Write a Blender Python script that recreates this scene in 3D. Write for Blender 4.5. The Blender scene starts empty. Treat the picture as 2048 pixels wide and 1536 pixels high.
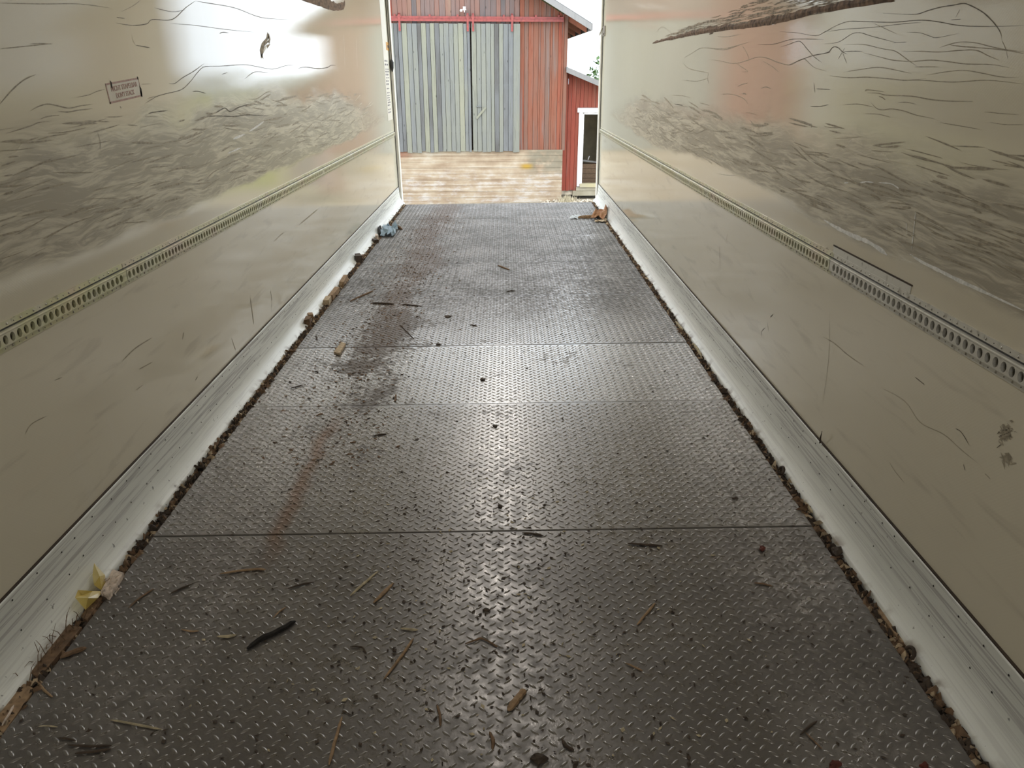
import bpy, math, random
import numpy as np
from mathutils import Vector, Matrix
from math import pi, sin, cos, radians

rnd = random.Random(7)
SC = bpy.context.scene
COL = SC.collection

# ------------------------------------------------------------------ camera
F_PX = 1483.85
CAM = np.array([0.10241, 0.0, 1.44058])
AR = np.array([0.99987842, -0.00858705, -0.01301533])
AU = np.array([0.01531448, 0.38379646, 0.92329071])
AF = np.array([0.00293311, 0.92337779, -0.38388131])
cd = bpy.data.cameras.new('camera'); cam = bpy.data.objects.new('camera', cd); COL.objects.link(cam)
cd.sensor_width = 36.0; cd.lens = F_PX / 2048 * 36.0; cd.clip_start = 0.05; cd.clip_end = 1000
m = Matrix.Identity(4)
for i in range(3):
    m[i][0] = AR[i]; m[i][1] = AU[i]; m[i][2] = -AF[i]; m[i][3] = CAM[i]
cam.matrix_world = m
SC.camera = cam

# ------------------------------------------------------------------ sky and exposure
SC.view_settings.view_transform = 'Standard'
SC.view_settings.look = 'None'
SC.view_settings.gamma = 1.0
SC.view_settings.use_curve_mapping = False
SC.view_settings.exposure = 0.28
SKY = 3.3
w = bpy.data.worlds.new('overcast_sky'); SC.world = w; w.use_nodes = True
nt = w.node_tree; nt.nodes.clear()
o_ = nt.nodes.new('ShaderNodeOutputWorld'); b_ = nt.nodes.new('ShaderNodeBackground')
tc = nt.nodes.new('ShaderNodeTexCoord'); sx = nt.nodes.new('ShaderNodeSeparateXYZ')
rp = nt.nodes.new('ShaderNodeValToRGB')
rp.color_ramp.elements[0].position = 0.0; rp.color_ramp.elements[0].color = (0.80, 0.90, 1.0, 1)
rp.color_ramp.elements[1].position = 1.0; rp.color_ramp.elements[1].color = (1.0, 1.06, 1.12, 1)
nt.links.new(tc.outputs['Generated'], sx.inputs[0]); nt.links.new(sx.outputs['Z'], rp.inputs[0])
nt.links.new(rp.outputs[0], b_.inputs[0]); b_.inputs[1].default_value = SKY
nt.links.new(b_.outputs[0], o_.inputs[0])

# unseen fill lamps added under the roof to brighten the interior (housings further down)
FILL_LAMPS = [(0.0, 3.7), (0.0, 5.4), (0.0, 7.1), (0.0, 8.7), (0.0, -1.6)]
FILL_LAMP_W = (7.5, 15.0, 14.0, 8.5, 25.0)
for (lx, ly), lw in zip(FILL_LAMPS, FILL_LAMP_W):
    ld = bpy.data.lights.new('fill_lamp', 'AREA'); ld.shape = 'RECTANGLE'; ld.size = 0.10; ld.size_y = 1.2; ld.energy = lw; ld.color = (1.0, 0.97, 0.93)
    lo = bpy.data.objects.new('fill_lamp', ld); lo.location = (lx, ly, 2.575); COL.objects.link(lo); lo['kind'] = 'helper'

# ------------------------------------------------------------------ projection helpers (photo pixel -> point on a real surface)
def ray(px, py):
    return AF + (px - 1024) / F_PX * AR - (py - 768) / F_PX * AU
def on_floor(px, py, z=0.0):
    d = ray(px, py); return Vector(CAM + d * ((z - CAM[2]) / d[2]))
def on_wall(px, py, x):
    d = ray(px, py); return Vector(CAM + d * ((x - CAM[0]) / d[0]))

# ------------------------------------------------------------------ object helpers
def link(o, parent=None):
    COL.objects.link(o)
    if parent is not None: o.parent = parent
    return o
def tag(o, label=None, cat=None, group=None, kind=None):
    if label: o['label'] = label
    if cat: o['category'] = cat
    if group: o['group'] = group
    if kind: o['kind'] = kind
    return o
def empty(name, loc=(0, 0, 0), rot=(0, 0, 0)):
    o = bpy.data.objects.new(name, None); o.empty_display_size = 0.1
    o.location = loc; o.rotation_euler = rot
    return link(o)

class MB:
    """collects geometry of ONE object"""
    def __init__(s): s.v = []; s.f = []
    def add(s, v, f):
        n = len(s.v); s.v += [tuple(p) for p in v]; s.f += [tuple(i + n for i in q) for q in f]; return s
    def box(s, lo, hi, mtx=None):
        x0, y0, z0 = lo; x1, y1, z1 = hi
        v = [(x0,y0,z0),(x1,y0,z0),(x1,y1,z0),(x0,y1,z0),(x0,y0,z1),(x1,y0,z1),(x1,y1,z1),(x0,y1,z1)]
        if mtx is not None: v = [tuple(mtx @ Vector(p)) for p in v]
        return s.add(v, [(0,3,2,1),(4,5,6,7),(0,1,5,4),(1,2,6,5),(2,3,7,6),(3,0,4,7)])
    def tube(s, pts, rads, n=6):
        pts = [Vector(p) for p in pts]
        if not hasattr(rads, '__len__'): rads = [rads] * len(pts)
        ring = []; vs = []
        for i, p in enumerate(pts):
            t = (pts[min(i+1, len(pts)-1)] - pts[max(i-1, 0)]).normalized()
            a = t.cross(Vector((0.13, 0.21, 1))).normalized(); b = t.cross(a).normalized()
            for k in range(n):
                an = 2*pi*k/n; vs.append(p + rads[i]*(cos(an)*a + sin(an)*b))
        fs = []
        for i in range(len(pts)-1):
            for k in range(n):
                k2 = (k+1) % n
                fs.append((i*n+k, i*n+k2, (i+1)*n+k2, (i+1)*n+k))
        fs.append(tuple(range(n-1, -1, -1))); fs.append(tuple((len(pts)-1)*n+k for k in range(n)))
        return s.add(vs, fs)
    def extrude_y(s, prof, ys, close=False):
        """profile of (x,z) swept along Y"""
        n = len(prof); vs = [(x, y, z) for y in ys for x, z in prof]; fs = []
        for i in range(len(ys)-1):
            for k in range(n if close else n-1):
                k2 = (k+1) % n
                fs.append((i*n+k, i*n+k2, (i+1)*n+k2, (i+1)*n+k))
        if close:
            fs.append(tuple(range(n))); fs.append(tuple((len(ys)-1)*n + k for k in range(n-1, -1, -1)))
        return s.add(vs, fs)
    def mesh(s, name):
        me = bpy.data.meshes.new(name); me.from_pydata(s.v, [], s.f); me.update(); return me
    def build(s, name, mat, parent=None, smooth=False, fix=True):
        me = s.mesh(name)
        if fix:
            import bmesh
            bm = bmesh.new(); bm.from_mesh(me); bmesh.ops.recalc_face_normals(bm, faces=bm.faces); bm.to_mesh(me); bm.free()
        if mat: me.materials.append(mat)
        if smooth: me.polygons.foreach_set('use_smooth', [True]*len(me.polygons))
        return link(bpy.data.objects.new(name, me), parent)

# ------------------------------------------------------------------ materials
class NT:
    def __init__(s, name):
        s.m = bpy.data.materials.new(name); s.m.use_nodes = True; s.t = s.m.node_tree; s.t.nodes.clear()
        s.out = s.n('ShaderNodeOutputMaterial'); s.p = s.n('ShaderNodeBsdfPrincipled')
        s.l(s.p.outputs[0], s.out.inputs[0])
        s._co = None
    def n(s, t, **k):
        x = s.t.nodes.new(t)
        for a, b in k.items(): setattr(x, a, b)
        return x
    def l(s, a, b): s.t.links.new(a, b)
    def put(s, sock, v):
        if v is None: return
        if isinstance(v, bpy.types.NodeSocket): s.l(v, sock)
        elif hasattr(v, '__len__') and len(v) == 3 and sock.type == 'RGBA': sock.default_value = (*v, 1)
        else: sock.default_value = v
    def co(s):
        if s._co is None: s._co = s.n('ShaderNodeTexCoord').outputs['Object']
        return s._co
    def xyz(s, v=None):
        q = s.n('ShaderNodeSeparateXYZ'); s.l(v or s.co(), q.inputs[0]); return q.outputs
    def mapv(s, scale=(1,1,1), loc=(0,0,0), v=None, rot=(0,0,0)):
        q = s.n('ShaderNodeMapping'); s.l(v or s.co(), q.inputs[0])
        q.inputs['Scale'].default_value = scale; q.inputs['Location'].default_value = loc; q.inputs['Rotation'].default_value = rot
        return q.outputs[0]
    def noise(s, scale, detail=3, v=None, dist=0.0, rough=0.5):
        q = s.n('ShaderNodeTexNoise'); s.put(q.inputs['Vector'], v if v is not None else s.co())
        q.inputs['Scale'].default_value = scale; q.inputs['Detail'].default_value = detail
        q.inputs['Roughness'].default_value = rough; q.inputs['Distortion'].default_value = dist
        return q.outputs['Fac']
    def math(s, op, a, b=0.5, c=None, clamp=False):
        q = s.n('ShaderNodeMath', operation=op, use_clamp=clamp); s.put(q.inputs[0], a); s.put(q.inputs[1], b)
        if c is not None: s.put(q.inputs[2], c)
        return q.outputs[0]
    def rng(s, v, a, b, lo=0.0, hi=1.0, smooth=True):
        q = s.n('ShaderNodeMapRange', interpolation_type='SMOOTHSTEP' if smooth else 'LINEAR'); s.put(q.inputs['Value'], v)
        q.inputs['From Min'].default_value = a; q.inputs['From Max'].default_value = b
        q.inputs['To Min'].default_value = lo; q.inputs['To Max'].default_value = hi
        return q.outputs[0]
    def mix(s, f, a, b, mode='MIX'):
        q = s.n('ShaderNodeMix', data_type='RGBA', blend_type=mode); s.put(q.inputs[0], f); s.put(q.inputs[6], a); s.put(q.inputs[7], b)
        return q.outputs[2]
    def ramp(s, f, stops, interp='LINEAR'):
        q = s.n('ShaderNodeValToRGB'); s.put(q.inputs[0], f); cr = q.color_ramp; cr.interpolation = interp
        while len(cr.elements) < len(stops): cr.elements.new(0.5)
        for e, (p, c) in zip(cr.elements, stops):
            e.position = p; e.color = (*c, 1) if hasattr(c, '__len__') else (c, c, c, 1)
        return q.outputs[0]
    def attr(s, name):
        q = s.n('ShaderNodeAttribute', attribute_type='OBJECT', attribute_name=name); return q.outputs['Fac']
    def bump(s, h, strength=0.3, dist=0.01):
        q = s.n('ShaderNodeBump'); q.inputs['Strength'].default_value = strength; q.inputs['Distance'].default_value = dist
        s.l(h, q.inputs['Height']); s.l(q.outputs[0], s.p.inputs['Normal']); return q
    def set(s, color=None, rough=None, metal=None, spec=None, ior=None):
        s.put(s.p.inputs['Base Color'], color); s.put(s.p.inputs['Roughness'], rough); s.put(s.p.inputs['Metallic'], metal)
        s.put(s.p.inputs['Specular IOR Level'], spec); s.put(s.p.inputs['IOR'], ior)
        return s.m

def plain(name, color, rough=0.6, metal=0.0, var=0.25, scale=30):
    t = NT(name); nz = t.noise(scale, 4)
    d = tuple(c*(1-var) for c in color); h = tuple(min(1, c*(1+var)) for c in color)
    return t.set(t.ramp(nz, [(0.3, d), (0.7, h)]), rough, metal)

def wall_mat(name, up, lo, lamp_side):
    """gelcoat panel: glossy cream laminate with a band of dull rub marks; up / lo are the band's bounds z(y)"""
    t = NT(name); X, Y, Z = t.xyz()
    yn = t.math('DIVIDE', Y, 10.0)
    ub = t.math('MULTIPLY', t.ramp(yn, [(a/10, z/2.6) for a, z in up]), 2.6)
    lb = t.math('MULTIPLY', t.ramp(yn, [(a/10, z/2.6) for a, z in lo]), 2.6)
    warp = t.noise(1.0, 3, t.mapv((1, 2.2, 5)))
    w2 = t.math('SUBTRACT', warp, 0.5)
    zz = t.math('ADD', Z, t.math('MULTIPLY', w2, 0.22))
    a = t.n('ShaderNodeMapRange', interpolation_type='SMOOTHSTEP'); t.put(a.inputs[0], t.math('SUBTRACT', ub, zz))
    a.inputs[1].default_value = -0.06; a.inputs[2].default_value = 0.12
    zl = t.math('ADD', Z, t.math('MULTIPLY', w2, 0.10))
    b = t.n('ShaderNodeMapRange', interpolation_type='SMOOTHSTEP'); t.put(b.inputs[0], t.math('SUBTRACT', zl, lb))
    b.inputs[1].default_value = -0.015; b.inputs[2].default_value = 0.03
    band = t.math('MULTIPLY', t.math('MULTIPLY', a.outputs[0], b.outputs[0]), t.rng(Y, 8.4, 5.8, 0.45, 1.0))
    # rubbed streaks: noise drawn out along the wall, warped into waves
    cv = t.n('ShaderNodeCombineXYZ'); t.l(t.math('MULTIPLY', Y, 1.0), cv.inputs[1])
    t.l(t.math('ADD', Z, t.math('MULTIPLY', t.noise(1.0, 4, t.mapv((1, 1.1, 0.9))), 0.22)), cv.inputs[2])
    st = t.noise(1.0, 5, t.mapv((1, 1.5, 16), v=cv.outputs[0]), dist=1.4, rough=0.72)
    st2 = t.noise(1.0, 4, t.mapv((1, 5, 70), (3, 1, 2), v=cv.outputs[0]), dist=0.6, rough=0.6)
    dens = t.math('ADD', st, t.math('MULTIPLY', t.math('SUBTRACT', st2, 0.5), 0.7))
    dark = t.rng(dens, 0.34, 0.60)
    dark = t.math('MULTIPLY', t.math('ADD', t.math('MULTIPLY', dark, 0.75), 0.30), band)
    lite = t.math('MULTIPLY', t.rng(st2, 0.62, 0.75), band)
    big = t.noise(0.8, 3)
    base = t.ramp(big, [(0.3, (0.70, 0.655, 0.525)), (0.7, (0.74, 0.695, 0.57))])
    # faint vertical rain / cleaning marks and lower panel rub marks
    vs = t.noise(1.0, 3, t.mapv((1, 9, 0.6)))
    base = t.mix(t.rng(vs, 0.55, 0.8, 0, 0.18), base, (0.74, 0.72, 0.66))
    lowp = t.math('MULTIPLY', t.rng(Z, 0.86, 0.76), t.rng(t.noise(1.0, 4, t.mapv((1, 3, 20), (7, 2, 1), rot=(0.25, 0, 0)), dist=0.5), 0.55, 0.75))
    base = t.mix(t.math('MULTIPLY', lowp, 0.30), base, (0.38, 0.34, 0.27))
    c = t.mix(dark, base, (0.37, 0.335, 0.262))
    c = t.mix(t.math('MULTIPLY', lite, 0.4), c, (0.70, 0.68, 0.60))
    ro = t.math('ADD', t.math('MULTIPLY', band, 0.38), t.rng(t.noise(14, 3), 0.3, 0.7, 0.022, 0.04))
    t.set(c, ro, 0.0, 0.85)
    # woven glass cloth showing through the gelcoat, and a gentle panel waviness
    wv = t.n('ShaderNodeTexWave', wave_type='BANDS', bands_direction='DIAGONAL'); wv.inputs['Scale'].default_value = 60; t.l(t.co(), wv.inputs[0])
    wx = t.noise(300, 1)
    hh = t.math('ADD', t.math('MULTIPLY', wv.outputs['Fac'], 0.5), wx)
    hh = t.math('ADD', hh, t.math('MULTIPLY', t.noise(5, 2), 3.0))
    t.bump(hh, 0.022, 0.003)
    return t.m

def wood_mat(name, stops, rough=0.75, grain=(60, 60, 3), knots=True, streak=None):
    """weathered board: tone picks the colour along stops, grain runs along local Z; every board has its own offset"""
    t = NT(name); tone = t.attr('tone'); off = t.attr('seed')
    v = t.n('ShaderNodeVectorMath', operation='ADD'); t.l(t.co(), v.inputs[0])
    cb = t.n('ShaderNodeCombineXYZ'); t.l(off, cb.inputs[0]); t.l(off, cb.inputs[1]); t.l(off, cb.inputs[2]); t.l(cb.outputs[0], v.inputs[1])
    v = v.outputs[0]
    g = t.noise(1.0, 5, t.mapv(grain, v=v), dist=0.6)
    p = t.noise(1.0, 3, t.mapv((4, 4, 0.9), v=v))
    tn = t.math('ADD', tone, t.math('ADD', t.math('MULTIPLY', t.math('SUBTRACT', p, 0.5), 0.7), t.math('MULTIPLY', t.math('SUBTRACT', g, 0.5), 0.35)), clamp=True)
    c = t.ramp(tn, stops)
    dk = t.rng(g, 0.52, 0.72, 0, 0.75)
    c = t.mix(dk, c, (0.05, 0.045, 0.04), 'MULTIPLY') if False else t.mix(t.math('MULTIPLY', dk, 0.6), c, tuple(x*0.35 for x in stops[len(stops)//2][1]))
    if knots:
        vo = t.n('ShaderNodeTexVoronoi', feature='F1'); t.l(t.mapv((9, 9, 2.6), v=v), vo.inputs['Vector']); vo.inputs['Scale'].default_value = 1.0
        c = t.mix(t.rng(vo.outputs['Distance'], 0.10, 0.04, 0, 0.75), c, tuple(x*0.25 for x in stops[0][1]))
    if streak:
        sn = t.noise(1.0, 3, t.mapv((14, 14, 0.7), v=v))
        c = t.mix(t.rng(sn, streak[0], streak[1], 0, 0.8), c, streak[2])
    t.set(c, rough, 0.0, 0.3); t.bump(g, 0.35, 0.004)
    return t.m

def floor_mat():
    t = NT('worn_tread_steel'); X, Y, Z = t.xyz()
    wear = t.attr('wear')
    n1 = t.noise(3.0, 5); n2 = t.noise(28, 4); n3 = t.noise(120, 3)
    base = t.ramp(n2, [(0.3, (0.175, 0.162, 0.150)), (0.7, (0.275, 0.262, 0.25))])
    base = t.mix(t.math('MULTIPLY', wear, 0.65), base, (0.58, 0.57, 0.55))
    # trodden brown grime: patches, plus the strip left of the middle
    strip = t.math('MULTIPLY', t.rng(t.math('ABSOLUTE', t.math('ADD', X, t.math('ADD', 0.66, t.math('MULTIPLY', t.math('SUBTRACT', t.noise(1.3, 2), 0.5), 0.5)))), 0.26, 0.05), t.rng(Y, 2.2, 4.5))
    pat = t.math('ADD', t.math('MULTIPLY', strip, 0.20), t.math('MULTIPLY', n1, 0.55))
    pat = t.math('ADD', pat, t.math('MULTIPLY', n2, 0.45))
    grime = t.rng(pat, 0.54, 0.70)
    near = t.rng(Y, 3.3, 1.7, 0, 0.6); far = t.rng(Y, 4.0, 5.2, 0, 1.0)
    gr = t.math('MAXIMUM', t.math('MULTIPLY', grime, 0.85), t.math('MULTIPLY', t.math('MAXIMUM', near, far), t.rng(t.math('ADD', t.math('MULTIPLY', n2, 0.6), t.math('MULTIPLY', n1, 0.4)), 0.30, 0.62)))
    gr = t.math('MULTIPLY', gr, t.math('SUBTRACT', 1.0, t.attr('clean')))
    c = t.mix(gr, base, t.mix(t.rng(Y, 3.2, 1.8), (0.064, 0.058, 0.051), (0.040, 0.032, 0.025)))
    c = t.mix(t.math('MULTIPLY', t.math('MULTIPLY', grime, strip), t.math('SUBTRACT', 0.85, t.attr('clean'))), c, (0.085, 0.052, 0.030))
    rust = t.math('MULTIPLY', t.rng(t.math('ABSOLUTE', t.math('ADD', X, t.math('ADD', 0.70, t.math('MULTIPLY', t.math('SUBTRACT', t.noise(4, 2), 0.5), 0.12)))), 0.05, 0.0), t.math('MULTIPLY', t.rng(Y, 3.2, 2.9), t.rng(Y, 1.9, 2.2)))
    c = t.mix(t.math('MULTIPLY', rust, 0.6), c, (0.16, 0.075, 0.03))
    c = t.mix(t.rng(n3, 0.62, 0.72, 0, 0.4), c, (0.06, 0.05, 0.04))
    t.set(c, t.math('ADD', t.rng(n2, 0.3, 0.7, 0.23, 0.34), t.math('MULTIPLY', gr, 0.22)), t.math('SUBTRACT', 0.75, t.math('MULTIPLY', gr, 0.7)))
    t.bump(t.math('ADD', n3, n2), 0.25, 0.002)
    return t.m

def kick_mat():
    t = NT('scuffed_white_aluminium'); X, Y, Z = t.xyz()
    s1 = t.noise(1.0, 4, t.mapv((1, 1.1, 75)), dist=0.25, rough=0.6); s2 = t.noise(1.0, 4, t.mapv((1, 3.5, 190), (3, 1, 5)), dist=0.3)
    up = t.rng(Z, 0.05, 0.115)
    gr = t.math('MULTIPLY', t.rng(t.math('ADD', s1, t.math('MULTIPLY', t.math('SUBTRACT', s2, 0.5), 1.0)), 0.47, 0.64), t.math('ADD', t.math('MULTIPLY', up, 0.60), 0.30))
    c = t.mix(gr, t.ramp(t.noise(2, 3), [(0.3, (0.70, 0.725, 0.69)), (0.7, (0.80, 0.82, 0.79))]), (0.46, 0.46, 0.455))
    c = t.mix(t.rng(s2, 0.66, 0.72, 0, 0.7), c, (0.92, 0.93, 0.91))
    c = t.mix(t.math('MULTIPLY', t.rng(Z, 0.022, 0.0), t.rng(t.noise(14, 4), 0.48, 0.70)), c, (0.16, 0.11, 0.06))
    c = t.mix(t.rng(t.noise(45, 3, t.mapv((1, 1, 1))), 0.70, 0.74, 0, 0.7), c, (0.10, 0.10, 0.10))
    t.set(c, t.math('ADD', 0.34, t.math('MULTIPLY', gr, 0.12)), 0.0)
    t.bump(t.math('ADD', s1, s2), 0.12, 0.002)
    return t.m

def concrete_mat():
    t = NT('board_marked_foundation'); X, Y, Z = t.xyz()
    n1 = t.noise(1.0, 4, t.mapv((0.9, 1, 16)), dist=0.3); n2 = t.noise(1.0, 4, t.mapv((2, 1, 2.5), (5, 0, 1)), rough=0.65)
    c = t.ramp(t.math('ADD', t.math('MULTIPLY', n1, 0.5), t.math('MULTIPLY', n2, 0.5)), [(0.33, (0.22, 0.15, 0.097)), (0.45, (0.31, 0.23, 0.155)), (0.55, (0.38, 0.30, 0.21)), (0.68, (0.47, 0.41, 0.33))])
    lime = t.math('MULTIPLY', t.rng(Z, -0.45, -0.85), t.rng(t.math('ADD', t.math('MULTIPLY', n1, 0.35), t.math('MULTIPLY', t.noise(1.0, 6, t.mapv((2.6, 1, 6), (2, 0, 8)), rough=0.72), 0.65)), 0.47, 0.62))
    c = t.mix(t.math('MULTIPLY', lime, 0.6), c, (0.50, 0.47, 0.45))
    gy = t.math('MULTIPLY', t.rng(X, 0.35, 0.8), t.rng(Z, -0.85, -0.5)); gy = t.math('MULTIPLY', gy, t.rng(t.noise(5, 4), 0.3, 0.55))
    c = t.mix(t.math('MULTIPLY', gy, 0.7), c, (0.16, 0.145, 0.105))
    yl = t.math('MULTIPLY', t.rng(t.math('ABSOLUTE', t.math('SUBTRACT', X, 0.58)), 0.22, 0.02), t.rng(t.math('ABSOLUTE', t.math('ADD', Z, 0.52)), 0.10, 0.01))
    c = t.mix(t.math('MULTIPLY', yl, 0.9), c, (0.36, 0.22, 0.03))
    rd = t.math('MULTIPLY', t.rng(X, -1.95, -2.3), t.rng(Z, -0.4, -0.2))
    c = t.mix(t.math('MULTIPLY', rd, 0.6), c, (0.27, 0.08, 0.05))
    t.set(c, 0.85, 0, 0.2); t.bump(n1, 0.5, 0.01)
    return t.m

def grass_mat():
    t = NT('meadow_and_gravel_ground'); X, Y, Z = t.xyz()
    yard = t.rng(t.math('ADD', Y, t.math('MULTIPLY', t.noise(0.5, 4), 3)), 24.5, 21.0)
    g = t.ramp(t.noise(0.35, 6), [(0.3, (0.10, 0.12, 0.018)), (0.55, (0.19, 0.20, 0.03)), (0.75, (0.25, 0.24, 0.05))])
    gv = t.ramp(t.noise(9, 6), [(0.3, (0.20, 0.165, 0.115)), (0.6, (0.32, 0.275, 0.205)), (0.75, (0.40, 0.365, 0.30))])
    t.set(t.mix(t.math('MULTIPLY', yard, t.rng(t.math('ABSOLUTE', X), 7, 4)), g, gv), 0.95, 0, 0.1)
    t.bump(t.noise(30, 4), 0.6, 0.03)
    return t.m

M = {}
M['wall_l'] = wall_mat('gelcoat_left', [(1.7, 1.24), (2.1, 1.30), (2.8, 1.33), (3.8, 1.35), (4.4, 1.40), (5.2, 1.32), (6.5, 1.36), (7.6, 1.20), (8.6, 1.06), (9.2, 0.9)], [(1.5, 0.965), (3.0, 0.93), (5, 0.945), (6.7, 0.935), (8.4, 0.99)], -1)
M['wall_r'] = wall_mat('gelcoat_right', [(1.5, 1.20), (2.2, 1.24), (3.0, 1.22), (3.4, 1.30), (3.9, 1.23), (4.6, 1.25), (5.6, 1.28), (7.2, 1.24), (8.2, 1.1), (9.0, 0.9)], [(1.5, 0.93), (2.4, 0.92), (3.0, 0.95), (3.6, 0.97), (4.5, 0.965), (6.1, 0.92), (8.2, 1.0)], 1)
M['roof_in'] = plain('cream_roof_lining', (0.76, 0.72, 0.63), 0.35, 0, 0.05, 3)
M['floor'] = floor_mat()
M['sub'] = plain('dirty_floor_boarding', (0.05, 0.04, 0.03), 0.9, 0, 0.5, 40)
M['kick'] = kick_mat()
M['seal'] = plain('old_brown_sealant', (0.045, 0.03, 0.02), 0.7, 0, 0.4, 20)
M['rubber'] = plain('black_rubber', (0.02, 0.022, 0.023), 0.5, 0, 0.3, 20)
M['white'] = plain('white_frame_paint', (0.74, 0.72, 0.66), 0.4, 0, 0.12, 8)
M['concrete'] = concrete_mat()
M['ground'] = grass_mat()
def zinc():
    t = NT('yellow_passivated_zinc'); X, Y, Z = t.xyz()
    h = t.noise(7, 3, t.mapv((1, 1, 1)))
    c = t.ramp(h, [(0.32, (0.72, 0.55, 0.40)), (0.44, (0.74, 0.68, 0.36)), (0.55, (0.62, 0.64, 0.32)), (0.68, (0.74, 0.70, 0.55))])
    sil = t.attr('silver')
    c = t.mix(sil, t.mix(0.35, c, (0.66, 0.64, 0.55)), (0.66, 0.65, 0.60))
    c = t.mix(t.rng(t.noise(40, 4), 0.55, 0.75, 0, 0.6), c, (0.16, 0.14, 0.10))
    t.set(c, t.rng(t.noise(60, 3), 0.3, 0.7, 0.28, 0.42), 0.35); return t.m
M['zinc'] = zinc()
M['bolt'] = plain('rivet_steel', (0.42, 0.40, 0.36), 0.3, 0.9, 0.2, 90)
M['punch'] = plain('dark_punch_hole', (0.02, 0.018, 0.015), 0.9, 0, 0.2, 90)
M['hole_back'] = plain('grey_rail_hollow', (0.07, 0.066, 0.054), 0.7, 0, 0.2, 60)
M['scratch'] = plain('dark_rub_mark', (0.14, 0.12, 0.09), 0.6, 0, 0.4, 60)
M['scratch2'] = plain('brownish_rub_mark', (0.36, 0.32, 0.245), 0.55, 0, 0.3, 60)
M['scrape'] = plain('pale_scrape', (0.83, 0.85, 0.83), 0.6, 0, 0.2, 90)
M['pale_rub'] = plain('pale_rub_mark', (0.60, 0.57, 0.48), 0.55, 0, 0.2, 60)
M['gouge'] = plain('torn_brown_laminate', (0.15, 0.095, 0.062), 0.8, 0, 0.7, 45)
M['gouge2'] = plain('frayed_grey_laminate', (0.27, 0.225, 0.165), 0.7, 0, 0.6, 45)
M['grey_board'] = wood_mat('weathered_grey_boards', [(0.0, (0.088, 0.081, 0.073)), (0.25, (0.150, 0.150, 0.148)), (0.5, (0.187, 0.185, 0.156)), (0.75, (0.220, 0.213, 0.158)), (1.0, (0.260, 0.244, 0.172))])
M['red_board'] = wood_mat('faded_red_boards', [(0.0, (0.114, 0.084, 0.070)), (0.25, (0.167, 0.088, 0.062)), (0.45, (0.198, 0.075, 0.044)), (0.65, (0.220, 0.066, 0.035)), (0.85, (0.202, 0.046, 0.026)), (1.0, (0.229, 0.101, 0.040))], streak=(0.54, 0.72, (0.167, 0.123, 0.106)))
M['red_fresh'] = wood_mat('falu_red_boards', [(0.0, (0.140, 0.064, 0.047)), (0.35, (0.211, 0.058, 0.034)), (0.65, (0.238, 0.047, 0.028)), (1.0, (0.269, 0.093, 0.052))], streak=(0.58, 0.76, (0.221, 0.140, 0.111)))
M['upper_board'] = wood_mat('bleached_upper_boards', [(0.0, (0.110, 0.092, 0.088)), (0.3, (0.175, 0.116, 0.099)), (0.55, (0.214, 0.108, 0.080)), (0.8, (0.234, 0.156, 0.110)), (1.0, (0.338, 0.246, 0.110))])
M['red_iron'] = plain('red_painted_iron', (0.234, 0.041, 0.031), 0.5, 0, 0.25, 20)
M['barge'] = wood_mat('grey_barge_board', [(0.0, (0.166, 0.156, 0.149)), (1.0, (0.272, 0.258, 0.243))], knots=False)
M['soffit'] = wood_mat('brown_soffit_boards', [(0.0, (0.156, 0.052, 0.039)), (0.5, (0.338, 0.129, 0.071)), (1.0, (0.493, 0.260, 0.129))], knots=False)
M['roofing'] = plain('dark_roof_sheeting', (0.11, 0.105, 0.10), 0.7, 0, 0.3, 4)
M['door_white'] = plain('white_door_frame_paint', (0.715, 0.675, 0.662), 0.6, 0, 0.15, 12)
M['gloom'] = plain('drab_shed_lining', (0.62, 0.54, 0.38), 0.9, 0, 0.15, 5)
M['old_beam'] = wood_mat('mossy_sill_beam', [(0.0, (0.20, 0.17, 0.10)), (0.5, (0.34, 0.30, 0.22)), (1.0, (0.44, 0.38, 0.20))], grain=(3, 60, 60))
M['leaf'] = plain('leaf_green', (0.055, 0.10, 0.03), 0.7, 0, 0.5, 2)
M['leaf_y'] = plain('yellow_green_leaves', (0.32, 0.33, 0.06), 0.7, 0, 0.5, 2)
M['trunk'] = plain('tree_bark', (0.10, 0.08, 0.06), 0.9, 0, 0.4, 5)
M['stone'] = plain('pale_pebble', (0.441, 0.376, 0.286), 0.9, 0, 0.4, 9)

# ================================================================== THE TRAILER
HW, H, Y0, YE, YF = 1.24, 2.62, -3.4, 9.42, 9.22
RT, RB, KT, KBX = 0.8555, 0.7804, 0.1884, 1.1675

def strip_wall(name, side, mat):
    b = MB(); x0, x1 = (HW, HW+0.06) if side > 0 else (-HW-0.06, -HW)
    return tag(b.box((x0, Y0, -0.12), (x1, YE, H)).build(name, mat), kind='structure')
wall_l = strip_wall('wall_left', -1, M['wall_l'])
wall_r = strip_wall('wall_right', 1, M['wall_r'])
tag(MB().box((-HW-0.06, Y0-0.06, -0.12), (HW+0.06, Y0, H)).build('wall_front', M['roof_in']), kind='structure')
tag(MB().box((-HW-0.06, Y0-0.06, H), (HW+0.06, YE, H+0.06)).build('ceiling', M['roof_in']), kind='structure')
floor = tag(MB().box((-HW, Y0, -0.12), (HW, YF-0.02, -0.016)).build('floor', M['sub']), kind='structure')

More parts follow.
